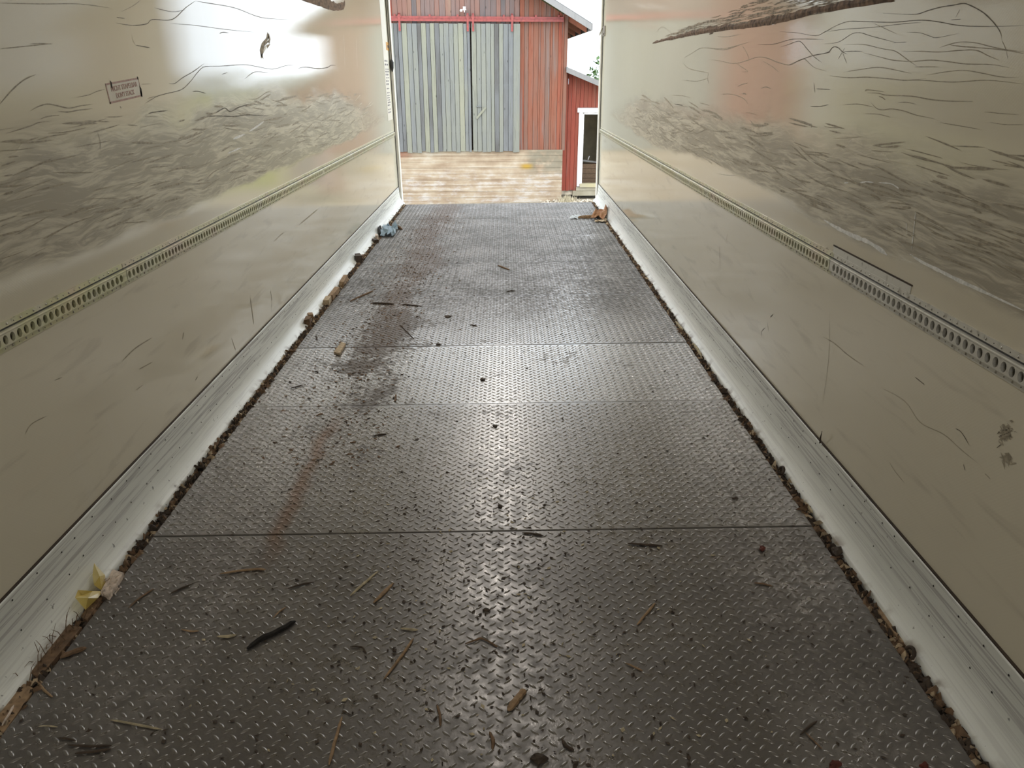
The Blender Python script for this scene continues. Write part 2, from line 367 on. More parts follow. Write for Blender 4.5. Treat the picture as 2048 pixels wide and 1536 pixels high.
# tread plates, each with its own raised lugs
SEAMS = [Y0, -2.0, -0.95, 0.09, 1.12, 2.155, 3.228, 4.055, 5.10, 6.105, 7.205, 8.20, YF]
WEAR = [0.2, 0.2, 0.2, 0.2, 0.0, 0.15, 0.40, 0.1, 0.1, 0.05, 0.1, 0.0]
XL, XR = -1.127, 1.133
def lug_arrays():
    n = 10; o = []
    for k in range(n):
        a = 2*pi*k/n; c, s_ = cos(a), sin(a)
        o.append((0.0134*c, 0.0050*s_*(1-0.35*abs(c)), 0.0))
    top = [(x*0.66, y*0.5, 0.0024) for x, y, z in o]
    return np.array(o + top), n
LUG, LN = lug_arrays()
def rotz(a): return np.array([[cos(a), -sin(a), 0], [sin(a), cos(a), 0], [0, 0, 1]])
LUG_A = LUG @ rotz(radians(-39)).T; LUG_B = LUG @ rotz(radians(40)).T
for i in range(len(SEAMS)-1):
    a, b = SEAMS[i]+0.002, SEAMS[i+1]-0.002
    dz = [0, 0.0008, -0.0006, 0.001][i % 4]
    pl = MB(); e = 0.0025
    z0, z1 = -0.016, 0.0 + dz
    v = [(XL, a, z0), (XR, a, z0), (XR, b, z0), (XL, b, z0), (XL, a, z1-e), (XR, a, z1-e), (XR, b, z1-e), (XL, b, z1-e), (XL+e, a+e, z1), (XR-e, a+e, z1), (XR-e, b-e, z1), (XL+e, b-e, z1)]
    pl.add(v, [(0,3,2,1), (0,1,5,4), (1,2,6,5), (2,3,7,6), (3,0,4,7), (4,5,9,8), (5,6,10,9), (6,7,11,10), (7,4,8,11), (8,9,10,11)])
    p = pl.build('floor_plate', M['floor'], floor); p['wear'] = WEAR[i]
    if SEAMS[i+1] < 0.5: continue
    cs = []
    xs = np.arange(-0.1876 - 0.042*24, XR, 0.042); ys = np.arange(1.2368 - 0.036*60, YF, 0.036)
    for base, ox, oy in ((LUG_A, 0, 0), (LUG_B, 0.021, 0.018)):
        gx, gy = np.meshgrid(xs+ox, ys+oy); gx, gy = gx.ravel(), gy.ravel()
        k = (gx > XL+0.012) & (gx < XR-0.012) & (gy > a+0.012) & (gy < b-0.012)
        ctr = np.stack([gx[k], gy[k], np.full(k.sum(), z1)], 1)
        cs.append((ctr[:, None, :] + base[None]).reshape(-1, 3))
    V = np.concatenate(cs); N = len(V)//(2*LN)
    f4 = np.array([(k, (k+1) % LN, LN+(k+1) % LN, LN+k) for k in range(LN)]); off = (np.arange(N)*2*LN)[:, None, None]
    quads = (f4[None]+off).reshape(-1, 4); tops = (np.arange(LN, 2*LN)[None]+off[:, :, 0]).reshape(-1, LN)
    me = bpy.data.meshes.new('tread_lugs')
    nl = quads.size + tops.size
    me.vertices.add(len(V)); me.vertices.foreach_set('co', V.ravel())
    me.loops.add(nl); me.loops.foreach_set('vertex_index', np.concatenate([quads.ravel(), tops.ravel()]).astype(np.int32))
    me.polygons.add(len(quads)+len(tops))
    starts = np.concatenate([np.arange(len(quads))*4, quads.size + np.arange(len(tops))*LN]).astype(np.int32)
    me.polygons.foreach_set('loop_start', starts)
    me.update(calc_edges=True); me.validate()
    me.polygons.foreach_set('use_smooth', np.ones(len(me.polygons), bool))
    me.materials.append(M['floor'])
    lg = link(bpy.data.objects.new('tread_lugs', me), p); lg['wear'] = min(1, WEAR[i]+0.25); lg['clean'] = 0.65 if SEAMS[i] < 3.0 else 0.25; lg['kind'] = 'stuff'

# scuff plates along both walls
def kick(side, name):
    pr = [(1.2385, KT), (1.231, KT), (1.2305, KT-0.006), (1.229, 0.15), (1.225, 0.10), (1.219, 0.065), (1.209, 0.038), (1.193, 0.018), (1.176, 0.006), (KBX, 0.0), (KBX, -0.014)]
    ys = list(np.linspace(Y0, YE-0.04, 26))
    o = MB().extrude_y([(side*x, z) for x, z in pr], ys).build(name, M['kick'], smooth=True)
    tag(o, kind='structure')
    MB().box((min(side*1.2395, side*1.233), Y0, KT), (max(side*1.2395, side*1.233), YE-0.04, KT+0.0045)).build('sealant_line', M['seal'], o)
    rv = MB()
    for y in np.arange(1.3, YE-0.1, 0.105):
        for z, x in ((0.165, 1.2293), (0.085, 1.2228)):
            yy = y + rnd.uniform(-.02, .02); zz = z + rnd.uniform(-.008, .008)
            n = 6; r = 0.0032; c = Vector((side*x, yy, zz))
            v = [c+Vector((-side*0.001, r*cos(2*pi*k/n), r*sin(2*pi*k/n))) for k in range(n)] + [c+Vector((-side*0.003, 0, 0))]
            rv.add(v, [(k, (k+1) % n, n) for k in range(n)])
    tag(rv.build('rivet_heads', M['punch'], o), kind='stuff')
    return o
kick(-1, 'baseboard_left'); kick(1, 'baseboard_right')

# cargo rails: hat-section rails with round holes, in lengths butted end to end
PITCH = 0.0305
def rail_section(side, ya, yb, silver, parent, hole0):
    pr = [(0.0, 75), (3, 75), (3, 59.5), (0.4, 59.3), (0.4, 54.9), (13, 54.5), (15, 53), (15, 50.5), (13, 48)]
    pr2 = [(13, 17.5), (12, 15.5), (3.5, 13.5), (3, 13), (3, 0), (0, 0)]
    b = MB(); X = lambda mm: side*(HW-mm/1000); Zm = lambda mm: RB+mm/1000
    b.extrude_y([(X(x), Zm(z)) for x, z in pr], [ya, yb]); b.extrude_y([(X(x), Zm(z)) for x, z in pr2], [ya, yb])
    zt, zb, zc = Zm(48), Zm(17.5), Zm(32.75); x = X(13); xb = X(3); n = 16
    y = ya; cells = []
    k0 = math.ceil((ya + PITCH/2 - hole0)/PITCH)
    cents = []
    k = k0
    while hole0 + k*PITCH + PITCH/2 <= yb: cents.append(hole0 + k*PITCH); k += 1
    ys0 = cents[0]-PITCH/2 if cents else yb
    if ys0 > ya+1e-4: b.add([(x, ya, zb), (x, ys0, zb), (x, ys0, zt), (x, ya, zt)], [(0, 1, 2, 3)])
    ye0 = cents[-1]+PITCH/2
    if ye0 < yb-1e-4: b.add([(x, ye0, zb), (x, yb, zb), (x, yb, zt), (x, ye0, zt)], [(0, 1, 2, 3)])
    hy, hz = PITCH/2, (zt-zb)/2
    for c in cents:
        out = []; inn = []; deep = []
        for q in range(n):
            a = 2*pi*q/n; ca, sa = cos(a), sin(a); sc = 1/max(abs(ca), abs(sa))
            out.append((x, c+hy*ca*sc, zc+hz*sa*sc)); inn.append((x, c+0.0103*ca, zc+0.0126*sa)); deep.append((xb, c+0.0103*ca, zc+0.0126*sa))
        fs = [(q, (q+1) % n, n+(q+1) % n, n+q) for q in range(n)] + [(n+q, n+(q+1) % n, 2*n+(q+1) % n, 2*n+q) for q in range(n)]
        b.add(out+inn+deep, fs)
    o = b.build('rail_section', M['zinc'], parent); o['silver'] = silver
    MB().box((min(X(0.4), X(2.6)), ya, Zm(54.9)), (max(X(0.4), X(2.6)), yb, Zm(58.6))).build('groove_shade_strip', M['rubber'], o)  # dark strip laid in the groove to stand in for its shadow line
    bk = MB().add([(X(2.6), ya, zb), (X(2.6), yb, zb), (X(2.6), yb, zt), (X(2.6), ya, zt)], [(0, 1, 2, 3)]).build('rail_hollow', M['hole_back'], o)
    rv = MB(); pu = MB()
    def dome(mb, y, z, r, h, n=7):
        c = Vector((X(3), y, z)); v = []
        for rr, hh in ((1, 0), (0.75, 0.7)):
            v += [c+Vector((-side*h*hh, r*rr*cos(2*pi*k/n), r*rr*sin(2*pi*k/n))) for k in range(n)]
        v.append(c+Vector((-side*h, 0, 0)))
        mb.add(v, [(k, (k+1) % n, n+(k+1) % n, n+k) for k in range(n)] + [(n+k, n+(k+1) % n, 2*n) for k in range(n)])
    for j, c in enumerate(cents):
        (rv, pu)[j % 2] and None
        for zz in (Zm(66.5), Zm(6.5)):
            if j % 2 == 0: dome(rv, c+0.004, zz, 0.0036, 0.0028)
            else: dome(pu, c+0.004, zz, 0.0019, 0.0006, 6)
    tag(rv.build('rivets', M['bolt'], o, smooth=True), kind='stuff'); tag(pu.build('punch_marks', M['punch'], o), kind='stuff')
    return o
for side, nm, lab, h0 in ((-1, 'cargo_rail', 'perforated yellow zinc cargo rail running along the left wall above the scuff plate', 1.835),
                          (1, 'cargo_rail', 'perforated cargo rail on the right wall with a silvery near end', 1.779)):
    r = empty(nm, (0, 0, 0)); tag(r, lab, 'rail', 'perforated rails on the trailer walls')
    cuts = [(-0.5, 2.546), (2.549, 5.59), (5.593, 8.64), (8.643, YE-0.05)]
    for j, (a, b) in enumerate(cuts):
        s_ = rail_section(side, a, b, (1.0 if side > 0 else 0.15) if j == 0 else 0.3 + 0.1*j, r, h0)
    if side > 0:
        # flat patch plate let in behind the rail joint
        A = on_wall(1668, 498, HW); B = on_wall(1822, 582, HW)
        pp = MB().box((HW-0.0022, B.y, RT-0.01), (HW-0.0002, A.y+0.0, RT+0.022)).build('patch_plate', M['zinc'], r); pp['silver'] = 1.0
        pe = MB().box((HW-0.0026, B.y-0.004, RT+0.022), (HW-0.0002, A.y+0.004, RT+0.0265)).build('patch_sealant', M['seal'], r)

# rear frame
t1 = tag(MB().box((-HW-0.08, YE+0.012, -0.16), (-HW+0.034, YE+0.13, H+0.06)).build('trim_1', M['white']), kind='structure')
MB().box((-HW-0.02, YE, 0.0), (-HW+0.006, YE+0.013, H)).build('door_gasket', M['rubber'], t1)
t2 = tag(MB().box((HW-0.022, YE+0.012, -0.16), (HW+0.08, YE+0.13, H+0.06)).build('trim_2', M['white']), kind='structure')
MB().box((HW-0.006, YE, 0.0), (HW+0.02, YE+0.013, H)).build('door_gasket', M['rubber'], t2)
tag(MB().box((-HW-0.08, YE+0.002, H), (HW+0.08, YE+0.13, H+0.12)).build('trim_3', M['white']), kind='structure')
tag(MB().box((-HW-0.05, YF-0.018, -0.25), (HW+0.05, YF+0.03, -0.02)).build('trim_4', M['sub']), kind='structure')

# ================================================================== OUTDOORS
GZ = -1.345
g = MB().add([(-160, YF+0.1, GZ), (160, YF+0.1, GZ), (160, 200, GZ), (-160, 200, GZ)], [(0, 1, 2, 3)]).build('ground', M['ground'])
tag(g, kind='structure')

BR = (0.0, radians(0.85), radians(3.0)); BO = (0.0, 18.0, 0.0)
barn = empty('barn', BO, BR); tag(barn, 'tall red gabled wooden barn with bleached upper boards on a pale foundation', 'barn')
BL, BRX, WTOP, FT = -4.22, 1.44, 2.62, -0.165
APX = -1.26; SL = 0.55; APZ = 2.66 + SL*(BRX-APX)
def board(parent, u0, u1, w0, w1, d0, d1, mat, tone, slope=0.0, ragged=0.0, w1b=None):
    """one vertical board; top may be cut on a slope"""
    lz, rz_ = w1, (w1b if w1b is not None else w1)
    c = (u0+u1)/2; h = (u1-u0)/2; b = MB(); e = min(0.004, h*0.2)
    r1, r2 = rnd.uniform(-ragged, ragged), rnd.uniform(-ragged, ragged)
    v = [(-h+e, d0, w0+r1), (h-e, d0, w0+r2), (h, d0+e, w0+r2), (h, d1, w0+r2), (-h, d1, w0+r1), (-h, d0+e, w0+r1)]
    v += [(-h+e, d0, lz), (h-e, d0, rz_), (h, d0+e, rz_), (h, d1, rz_), (-h, d1, lz), (-h, d0+e, lz)]
    f = [(0,1,2,3,4,5)[::-1], (6,7,8,9,10,11)] + [(k, (k+1) % 6, 6+(k+1) % 6, 6+k) for k in range(6)]
    b.add(v, f); o = b.build('plank', mat, parent, fix=False); o.location = (c, 0, 0)
    o['tone'] = tone; o['seed'] = rnd.uniform(0, 40)
    return o
def gable(u): return APZ - SL*abs(u-APX) - 0.02
def run(parent, ua, ub, w0, top, d0, mat, wlo, whi, tones, ragged=0.012, edges=None, gap=0.004):
    us = edges
    if us is None:
        us = [ua]
        while us[-1] < ub - wlo*0.6: us.append(min(ub, us[-1]+rnd.uniform(wlo, whi)))
        us[-1] = ub
    for a, b in zip(us[:-1], us[1:]):
        dd = d0 + rnd.uniform(-0.006, 0.006)
        if callable(top): l, r = top(a), top(b)
        else: l = r = top + rnd.uniform(-ragged, ragged)*0.4
        board(parent, a+gap/2, b-gap/2, w0+rnd.uniform(-ragged, ragged), l, dd, dd+0.03, mat, rnd.choice(tones)+rnd.uniform(-.08, .08), ragged=ragged*0.5, w1b=r)
# foundation and backing wall
MB().box((BL+0.02, -0.02, GZ-0.1), (BRX-0.02, 0.3, FT+0.005)).build('foundation', M['concrete'], barn)
for k, z in enumerate(np.arange(-1.22, -0.25, 0.135)):
    MB().box((BL+0.02, -0.026-0.004*(k % 2), z), (BRX-0.02, -0.0195, z+0.125)).build('formwork_course', M['concrete'], barn)
bk = MB(); bk.add([(BL+.03, 0.05, FT), (BRX-.03, 0.05, FT), (BRX-.03, 0.05, gable(BRX)), (APX, 0.05, APZ-.05), (BL+.03, 0.05, gable(BL))], [(0, 1, 2, 3, 4)])
bk.build('inner_sheathing', M['sub'], barn)
MB().box((BRX-0.05, 0.04, FT), (BRX-0.01, 7.0, 2.55)).build('side_wall', M['red_board'], barn)
MB().box((BL+0.01, 0.04, FT), (BL+0.05, 7.0, 2.55)).build('side_wall', M['red_board'], barn)
# boards: right of the doors, left of the doors, and the band over the track
zz = lambda p: 0.412 + (p-1043)/(1350-1043)*(1.44-0.412)
redges = [0.405] + [zz(p) for p in (1072, 1100, 1133, 1166, 1180, 1213, 1245, 1258, 1298, 1322)] + [BRX-0.045]
run(barn, 0, 0, FT, gable, 0.0, M['red_board'], .1, .1, [0.45, 0.55, 0.62, 0.3, 0.7, 0.5], 0.012, redges)
board(barn, BRX-0.045, BRX+0.03, FT, gable(BRX-0.03), -0.018, 0.05, M['red_board'], 0.35)
run(barn, BL, -2.36, FT, gable, 0.0, M['red_fresh'], .10, .15, [0.5, 0.62, 0.7, 0.4])
run(barn, -2.36, 0.40, 2.40, gable, 0.004, M['upper_board'], .085, .13, [0.1, 0.25, 0.4, 0.5, 0.55, 0.6, 0.3, 0.98])
# sliding door track
MB().box((-2.45, -0.075, 2.575), (1.36, -0.045, 2.625)).box((-2.45, -0.105, 2.525), (1.36, -0.095, 2.575)).box((-2.45, -0.105, 2.57), (1.36, -0.045, 2.58)).build('door_track', M['red_iron'], barn)
for u in (-2.3, -1.55, -0.95, 0.05, 0.75, 1.25):
    MB().box((u-0.02, -0.08, 2.56), (u+0.02, 0.0, 2.66)).build('track_bracket', M['red_iron'], barn)
# roof
for s_ in (-1, 1):
    ex = APX + s_*(BRX-APX+0.48); ez = APZ - SL*(BRX-APX+0.48)
    n = Vector((s_*SL, 0, 1)).normalized(); rf = MB()
    pts = [(APX, APZ), (ex, ez)]
    th = 0.035
    v = []
    for y in (-0.45, 7.2):
        for (x, z) in pts: v += [(x, y, z+0.06), (x, y, z+0.06+th)]
    rf.add(v, [(0,1,3,2), (4,6,7,5), (0,2,6,4), (1,5,7,3), (2,3,7,6), (0,4,5,1)]).build('roof_slope', M['roofing'], barn)
    bb = MB(); v = []
    for y in (-0.47, -0.44):
        for (x, z) in pts: v += [(x, y, z-0.055), (x, y, z+0.075)]
    o = bb.add(v, [(0,1,3,2), (4,6,7,5), (0,2,6,4), (1,5,7,3), (2,3,7,6), (0,4,5,1)]).build('barge_board', M['barge'], barn); o['tone'] = 0.6; o['seed'] = 2.0
    # soffit boards under the verge and the eave
    for k in range(5):
        y0 = -0.43 + k*0.092
        so = MB(); v = []
        for y in (y0, y0+0.086):
            for (x, z) in pts: v += [(x, y, z+0.03), (x, y, z+0.055)]
        so.add(v, [(0,1,3,2), (4,6,7,5), (0,2,6,4), (1,5,7,3), (2,3,7,6), (0,4,5,1)]); o = so.build('soffit_board', M['soffit'], barn); o['tone'] = rnd.uniform(.2, .8); o['seed'] = k*3.1
    for k in range(7):
        y0 = 0.03+k*0.9; ra = MB(); v = []
        for y in (y0, y0+0.07):
            for q in (0.0, 1.0):
                x = ex - s_*0.5*(1-q) - s_*0.03; z = APZ - SL*abs(x-APX)
                v += [(x, y, z-0.09), (x, y, z+0.045)]
        ra.add(v, [(0,1,3,2), (4,6,7,5), (0,2,6,4), (1,5,7,3), (2,3,7,6), (0,4,5,1)]); o = ra.build('rafter_tail', M['soffit'], barn); o['tone'] = 0.35; o['seed'] = k*1.7
    fx = ex; fa = MB().box((min(fx, fx+s_*0.025), -0.44, ez-0.05), (max(fx, fx+s_*0.025), 7.2, ez+0.09)).build('fascia_board', M['barge'], barn); fa['tone'] = 0.3; fa['seed'] = 5.0
# white insulator bracket over the doors
ib = MB(); ib.tube([(-0.80, -0.01, 2.70), (-0.80, -0.10, 2.71), (-0.80, -0.11, 2.74)], 0.012)
ib.tube([(-0.80, -0.11, 2.735), (-0.80, -0.11, 2.75), (-0.80, -0.11, 2.78), (-0.80, -0.11, 2.81)], [0.02, 0.042, 0.03, 0.036], 10)
ib.tube([(-0.87, -0.10, 2.71), (-0.87, -0.10, 2.73), (-0.87, -0.10, 2.76)], [0.018, 0.032, 0.02], 10)
ib.build('insulator', M['door_white'], barn, smooth=True)

# sliding doors: every board its own piece
def door(name, ua, ub, label, hang, dz):
    d = empty(name, BO, BR); tag(d, label, 'door', 'sliding barn doors')
    run(d, ua, ub, -0.185, 2.485, -0.085+dz, M['grey_board'], .078, .118, [0.15, 0.22, 0.3, 0.42, 0.5, 0.58, 0.66, 0.75], 0.016, gap=0.007)
    for z in (0.25, 1.15, 2.1):
        o = MB().box((ua+0.03, -0.05+dz, z), (ub-0.03, -0.022, z+0.12)).build('ledge_board', M['grey_board'], d); o['tone'] = 0.3; o['seed'] = z*9
    for u in hang:
        MB().box((u-0.022, -0.115, 2.33), (u+0.022, -0.105, 2.68)).box((u-0.022, -0.115, 2.655), (u+0.022, -0.06, 2.685)).tube([(u, -0.112, 2.61), (u, -0.06, 2.61)], 0.04, 12).build('hanger_strap', M['red_iron'], d)
    return d
dl = door('sliding_door', -2.42, -0.690, 'wider left sliding barn door of weathered grey vertical boards', (-2.205, -0.735), 0.0)
dr = door('sliding_door', -0.662, 0.412, 'narrower right sliding barn door of weathered grey boards with a slanting wooden latch', (-0.618, 0.23), 0.008)
lt = MB().box((-0.022, -0.012, -0.16), (0.022, 0.012, 0.16), Matrix.Translation((-0.47, -0.09, 0.66)) @ Matrix.Rotation(radians(42), 4, 'Y')).build('latch_bar', M['grey_board'], dr); lt['tone'] = 0.7; lt['seed'] = 4.0
lt = MB().box((-0.075, -0.010, -0.012), (0.045, 0.006, 0.012), Matrix.Translation((-0.50, -0.09, 0.80))).build('latch_keeper', M['grey_board'], dr); lt['tone'] = 0.2; lt['seed'] = 14.0

# lean-to shed on the right of the barn
shed = empty('lean_to_shed', BO, BR); tag(shed, 'low red lean-to shed with a white framed doorway beside the barn', 'shed')
SR, SD = 2.78, 0.25
stop = lambda u: 1.57 - 0.385*(u-1.44)
run(shed, 1.45, 1.83, -1.12, stop, SD, M['red_fresh'], .085, .11, [0.5, 0.6, 0.7, 0.42], 0.02)
run(shed, 1.83, 2.60, 0.76, stop, SD, M['red_fresh'], .085, .11, [0.5, 0.35, 0.7, 0.42], 0.0)
run(shed, 2.60, SR, -1.12, stop, SD, M['red_fresh'], .085, .11, [0.5, 0.6, 0.7, 0.42], 0.02)
fr = [((1.815, SD-0.03, -1.02), (1.905, SD+0.01, 0.70)), ((2.56, SD-0.03, -1.02), (2.65, SD+0.01, 0.70)), ((1.775, SD-0.045, 0.655), (2.69, SD+0.01, 0.755))]
for lo, hi in fr: MB().box(lo, hi).build('door_casing', M['door_white'], shed)
MB().box((1.905, SD+0.0, -0.97), (1.94, SD+0.12, 0.66)).build('door_jamb', M['door_white'], shed)
MB().box((1.905, SD+0.0, 0.61), (2.56, SD+0.12, 0.655)).build('door_head', M['door_white'], shed)
for lo, hi, tn in (((1.88, SD-0.10, -1.03), (2.75, SD+0.12, -0.955), 0.75), ((1.80, SD-0.06, -1.115), (2.78, SD+0.05, -1.035), 0.4), ((1.72, SD-0.05, -1.235), (2.78, SD+0.06, -1.12), 0.35)):
    o = MB().box(lo, hi).build('sill_beam', M['old_beam'], shed); o['tone'] = tn; o['seed'] = tn*7
MB().box((1.46, SD+0.03, -1.22), (1.72, SD+0.2, -1.12)).build('corner_stone', M['stone'], shed)
MB().add([(1.47, SD+0.05, -1.1), (1.47, 3.2, -1.1), (1.47, 3.2, 1.5), (1.47, SD+0.05, 1.5)], [(0,1,2,3)]).add([(1.47, 3.2, -1.1), (SR, 3.2, -1.1), (SR, 3.2, 1.2), (1.47, 3.2, 1.2)], [(0,1,2,3)]).add([(SR-.02, SD+.05, -1.1), (SR-.02, 3.2, -1.1), (SR-.02, 3.2, 1.0), (SR-.02, SD+.05, 1.0)], [(0,1,2,3)]).build('inner_lining', M['gloom'], shed)
MB().box((1.5, SD+0.06, -1.12), (SR, 3.2, -1.05)).build('shed_floor', M['sub'], shed)
v = []
for y in (SD-0.35, 3.4):
    for x in (1.44, SR+0.3): v += [(x, y, stop(x)+0.005), (x, y, stop(x)+0.05)]
MB().add(v, [(0,1,3,2), (4,6,7,5), (0,2,6,4), (1,5,7,3), (2,3,7,6), (0,4,5,1)]).build('roof_slope', M['roofing'], shed)
v = []
for y in (SD-0.38, SD-0.345):
    for x in (1.445, SR+0.3): v += [(x, y, stop(x)-0.055), (x, y, stop(x)+0.06)]
o = MB().add(v, [(0,1,3,2), (4,6,7,5), (0,2,6,4), (1,5,7,3), (2,3,7,6), (0,4,5,1)]).build('barge_board', M['barge'], shed); o['tone'] = 0.4; o['seed'] = 1.0

M['w_brown'] = plain('brown_wood', (0.17, 0.105, 0.06), 0.8, 0, 0.35, 60)
# small things inside the shed
bx = empty('crate', (2.12, 18.95, 0), BR); tag(bx, 'brown wooden crate just inside the shed doorway with a pale board across it', 'crate')
for k in range(4):
    o = MB().box((-0.17, -0.012, -1.05+k*0.115), (0.30, 0.012, -0.942+k*0.115)).build('slat', M['w_brown'], bx); o['tone'] = 0.25; o['seed'] = k*2.0
MB().box((-0.17, 0.3, -1.05), (0.30, 0.324, -0.60)).box((-0.17, 0.0, -1.05), (-0.15, 0.3, -0.60)).box((0.28, 0.0, -1.05), (0.30, 0.3, -0.60)).box((-0.17, 0.0, -1.05), (0.30, 0.3, -1.03)).build('crate_body', M['w_brown'], bx)
pb = MB().box((-0.20, -0.05, -0.015), (0.33, 0.06, 0.02), Matrix.Translation((0.06, 0.1, -0.545)) @ Matrix.Rotation(radians(7), 4, 'Y')).build('board', M['barge']); pb.location = (2.12, 18.95, 0); pb.rotation_euler = BR; pb['tone'] = 0.9; pb['seed'] = 3.0
tag(pb, 'pale loose board lying across the crate in the shed', 'board')
sk = MB().tube([(0.0, 0.12, -0.56), (0.045, 0.12, -0.42)], 0.012, 6).build('stick', M['door_white']); sk.location = (2.12, 18.95, 0); sk.rotation_euler = BR
tag(sk, 'short white stick standing up from the crate in the shed', 'stick')

M['straw'] = plain('dry_straw', (0.42, 0.36, 0.24), 0.8, 0, 0.35, 60)
# pebbles and weeds at the foot of the shed
st = MB()
for k in range(420):
    x, y = rnd.uniform(0.9, 3.2), rnd.uniform(17.0, 18.15); r = rnd.uniform(0.015, 0.05)
    c = Vector((x, y, GZ+r*0.3)); ang = rnd.uniform(0, 6)
    v = [c+Vector((r*cos(ang+q*pi/2.5)*rnd.uniform(.7, 1), r*sin(ang+q*pi/2.5)*rnd.uniform(.7, 1), 0)) for q in range(5)] + [c+Vector((r*.1, 0, r*rnd.uniform(.6, 1)))]
    st.add(v, [(q, (q+1) % 5, 5) for q in range(5)])
tag(st.build('gravel', M['stone']), 'pale loose gravel between the trailer and the shed', 'gravel', kind='stuff')
wd = MB()
for k in range(170):
    x, y = rnd.gauss(1.53, 0.09), rnd.uniform(17.7, 18.1); h = rnd.uniform(0.06, 0.2); a = rnd.uniform(0, 6); l = rnd.uniform(0.02, 0.10)
    wd.add([(x-0.008, y, GZ), (x+0.008, y, GZ), (x+l*cos(a), y+l*sin(a), GZ+h)], [(0, 1, 2)])
tag(wd.build('weeds', M['straw']), 'dry weeds growing at the corner of the barn foundation', 'weeds', kind='stuff')

# trees at the far side of the meadow and one beside the barn
def tree(x, y, h, wdt, mat, label, group, n=420, trunk=0.25):
    t = empty('tree', (x, y, GZ)); tag(t, label, 'tree', group)
    MB().tube([(0, 0, 0), (0.05*h*0.2, 0, h*0.35), (0, 0.02, h*0.8)], [0.035*h, 0.025*h, 0.008*h], 7).build('trunk', M['trunk'], t)
    b = MB()
    for k in range(n):
        u = rnd.uniform(0, 1); a = rnd.uniform(0, 2*pi); ph = rnd.uniform(-1, 1)
        r = (rnd.random()**0.4); q = math.sqrt(1-ph*ph)
        c = Vector((wdt*r*q*cos(a), wdt*r*q*sin(a), h*(trunk+0.5*(1-trunk)) + h*0.5*(1-trunk)*r*ph)); s_ = h*0.055*rnd.uniform(.6, 1.4)
        e1 = Vector((rnd.gauss(0, 1), rnd.gauss(0, 1), rnd.gauss(0, 1))).normalized()*s_; e2 = Vector((rnd.gauss(0, 1), rnd.gauss(0, 1), rnd.gauss(0, 1))).normalized()*s_
        b.add([c-e1, c+e2*.6, c+e1, c-e2*.6], [(0, 1, 2, 3)])
    b.build('crown', mat, t)
    return t
hg = MB()
for k in range(2600):
    x = rnd.uniform(-60, 70); hh_ = 3.2 + 0.8*sin(x*0.35) + 0.5*sin(x*0.9+1); y = 112 + rnd.uniform(-1.5, 1.5); z = GZ + hh_*rnd.random()**0.7; q = rnd.uniform(0.25, 0.6)
    e1 = Vector((rnd.gauss(0, 1), rnd.gauss(0, 1), rnd.gauss(0, 1))).normalized()*q; e2 = Vector((rnd.gauss(0, 1), rnd.gauss(0, 1), rnd.gauss(0, 1))).normalized()*q; c = Vector((x, y, z))
    hg.add([c-e1, c+e2, c+e1, c-e2], [(0, 1, 2, 3)])
tag(hg.build('hedgerow', M['leaf'], fix=False), 'dark green hedgerow along the far edge of the meadow behind the shed', 'hedge', kind='stuff')
tree(13.0, 100, 5.1, 2.6, M['leaf'], 'green tree top showing above the lean-to shed roof', None, 420, 0.1)
tree(-6.6, 24.5, 3.1, 1.1, M['leaf_y'], 'yellow green bush standing left of the barn', None, 420, 0.05)

# ================================================================== MARKS ON THE WALLS
SX = {-1: -HW, 1: HW}
def smooth_path(p, n=5):
    """Catmull-Rom through the pixel points"""
    p = [Vector((a, b)) for a, b in p]; o = []
    for i in range(len(p)-1):
        p0 = p[max(i-1, 0)]; p1 = p[i]; p2 = p[i+1]; p3 = p[min(i+2, len(p)-1)]
        for k in range(n):
            t = k/n; o.append(0.5*((2*p1)+(p2-p0)*t+(2*p0-5*p1+4*p2-p3)*t*t+(3*p1-p0-3*p2+p3)*t**3))
    o.append(p[-1]); return o
def ribbon(mb, side, pts, width, lift=0.0006, taper=True):
    """thin flat mark lying on the wall; pts in (y, z), width in metres"""
    x = SX[side] - side*lift; n = len(pts); vs = []
    for i, (y, z) in enumerate(pts):
        a = pts[max(i-1, 0)]; b = pts[min(i+1, n-1)]; d = Vector((b[0]-a[0], b[1]-a[1]))
        if d.length < 1e-9: d = Vector((1, 0))
        d.normalize(); q = min(1, 4*i/(n-1)+0.15, 4*(n-1-i)/(n-1)+0.15) if taper else 1
        wv = width*q*0.5*rnd.uniform(0.75, 1.2)
        vs += [(x, y-d.y*wv, z+d.x*wv), (x, y+d.y*wv, z-d.x*wv)]
    mb.add(vs, [(2*i, 2*i+1, 2*i+3, 2*i+2) for i in range(n-1)])
def scratch(side, ox, oy, sc, pts, wpx=1.3, mat='scratch', name='scratch'):
    px = smooth_path([(ox+a/sc, oy+b/sc) for a, b in pts])
    P = [on_wall(a, b, SX[side]) for a, b in px]
    mid = P[len(P)//2]; depth = float((np.array(mid)-CAM) @ AF)
    b = MB(); ribbon(b, side, [(p.y, p.z) for p in P], wpx*depth/F_PX*0.95, 0.0006+rnd.uniform(0, 0.0003))
    return b.build(name, M[mat], wall_r if side > 0 else wall_l, fix=False)
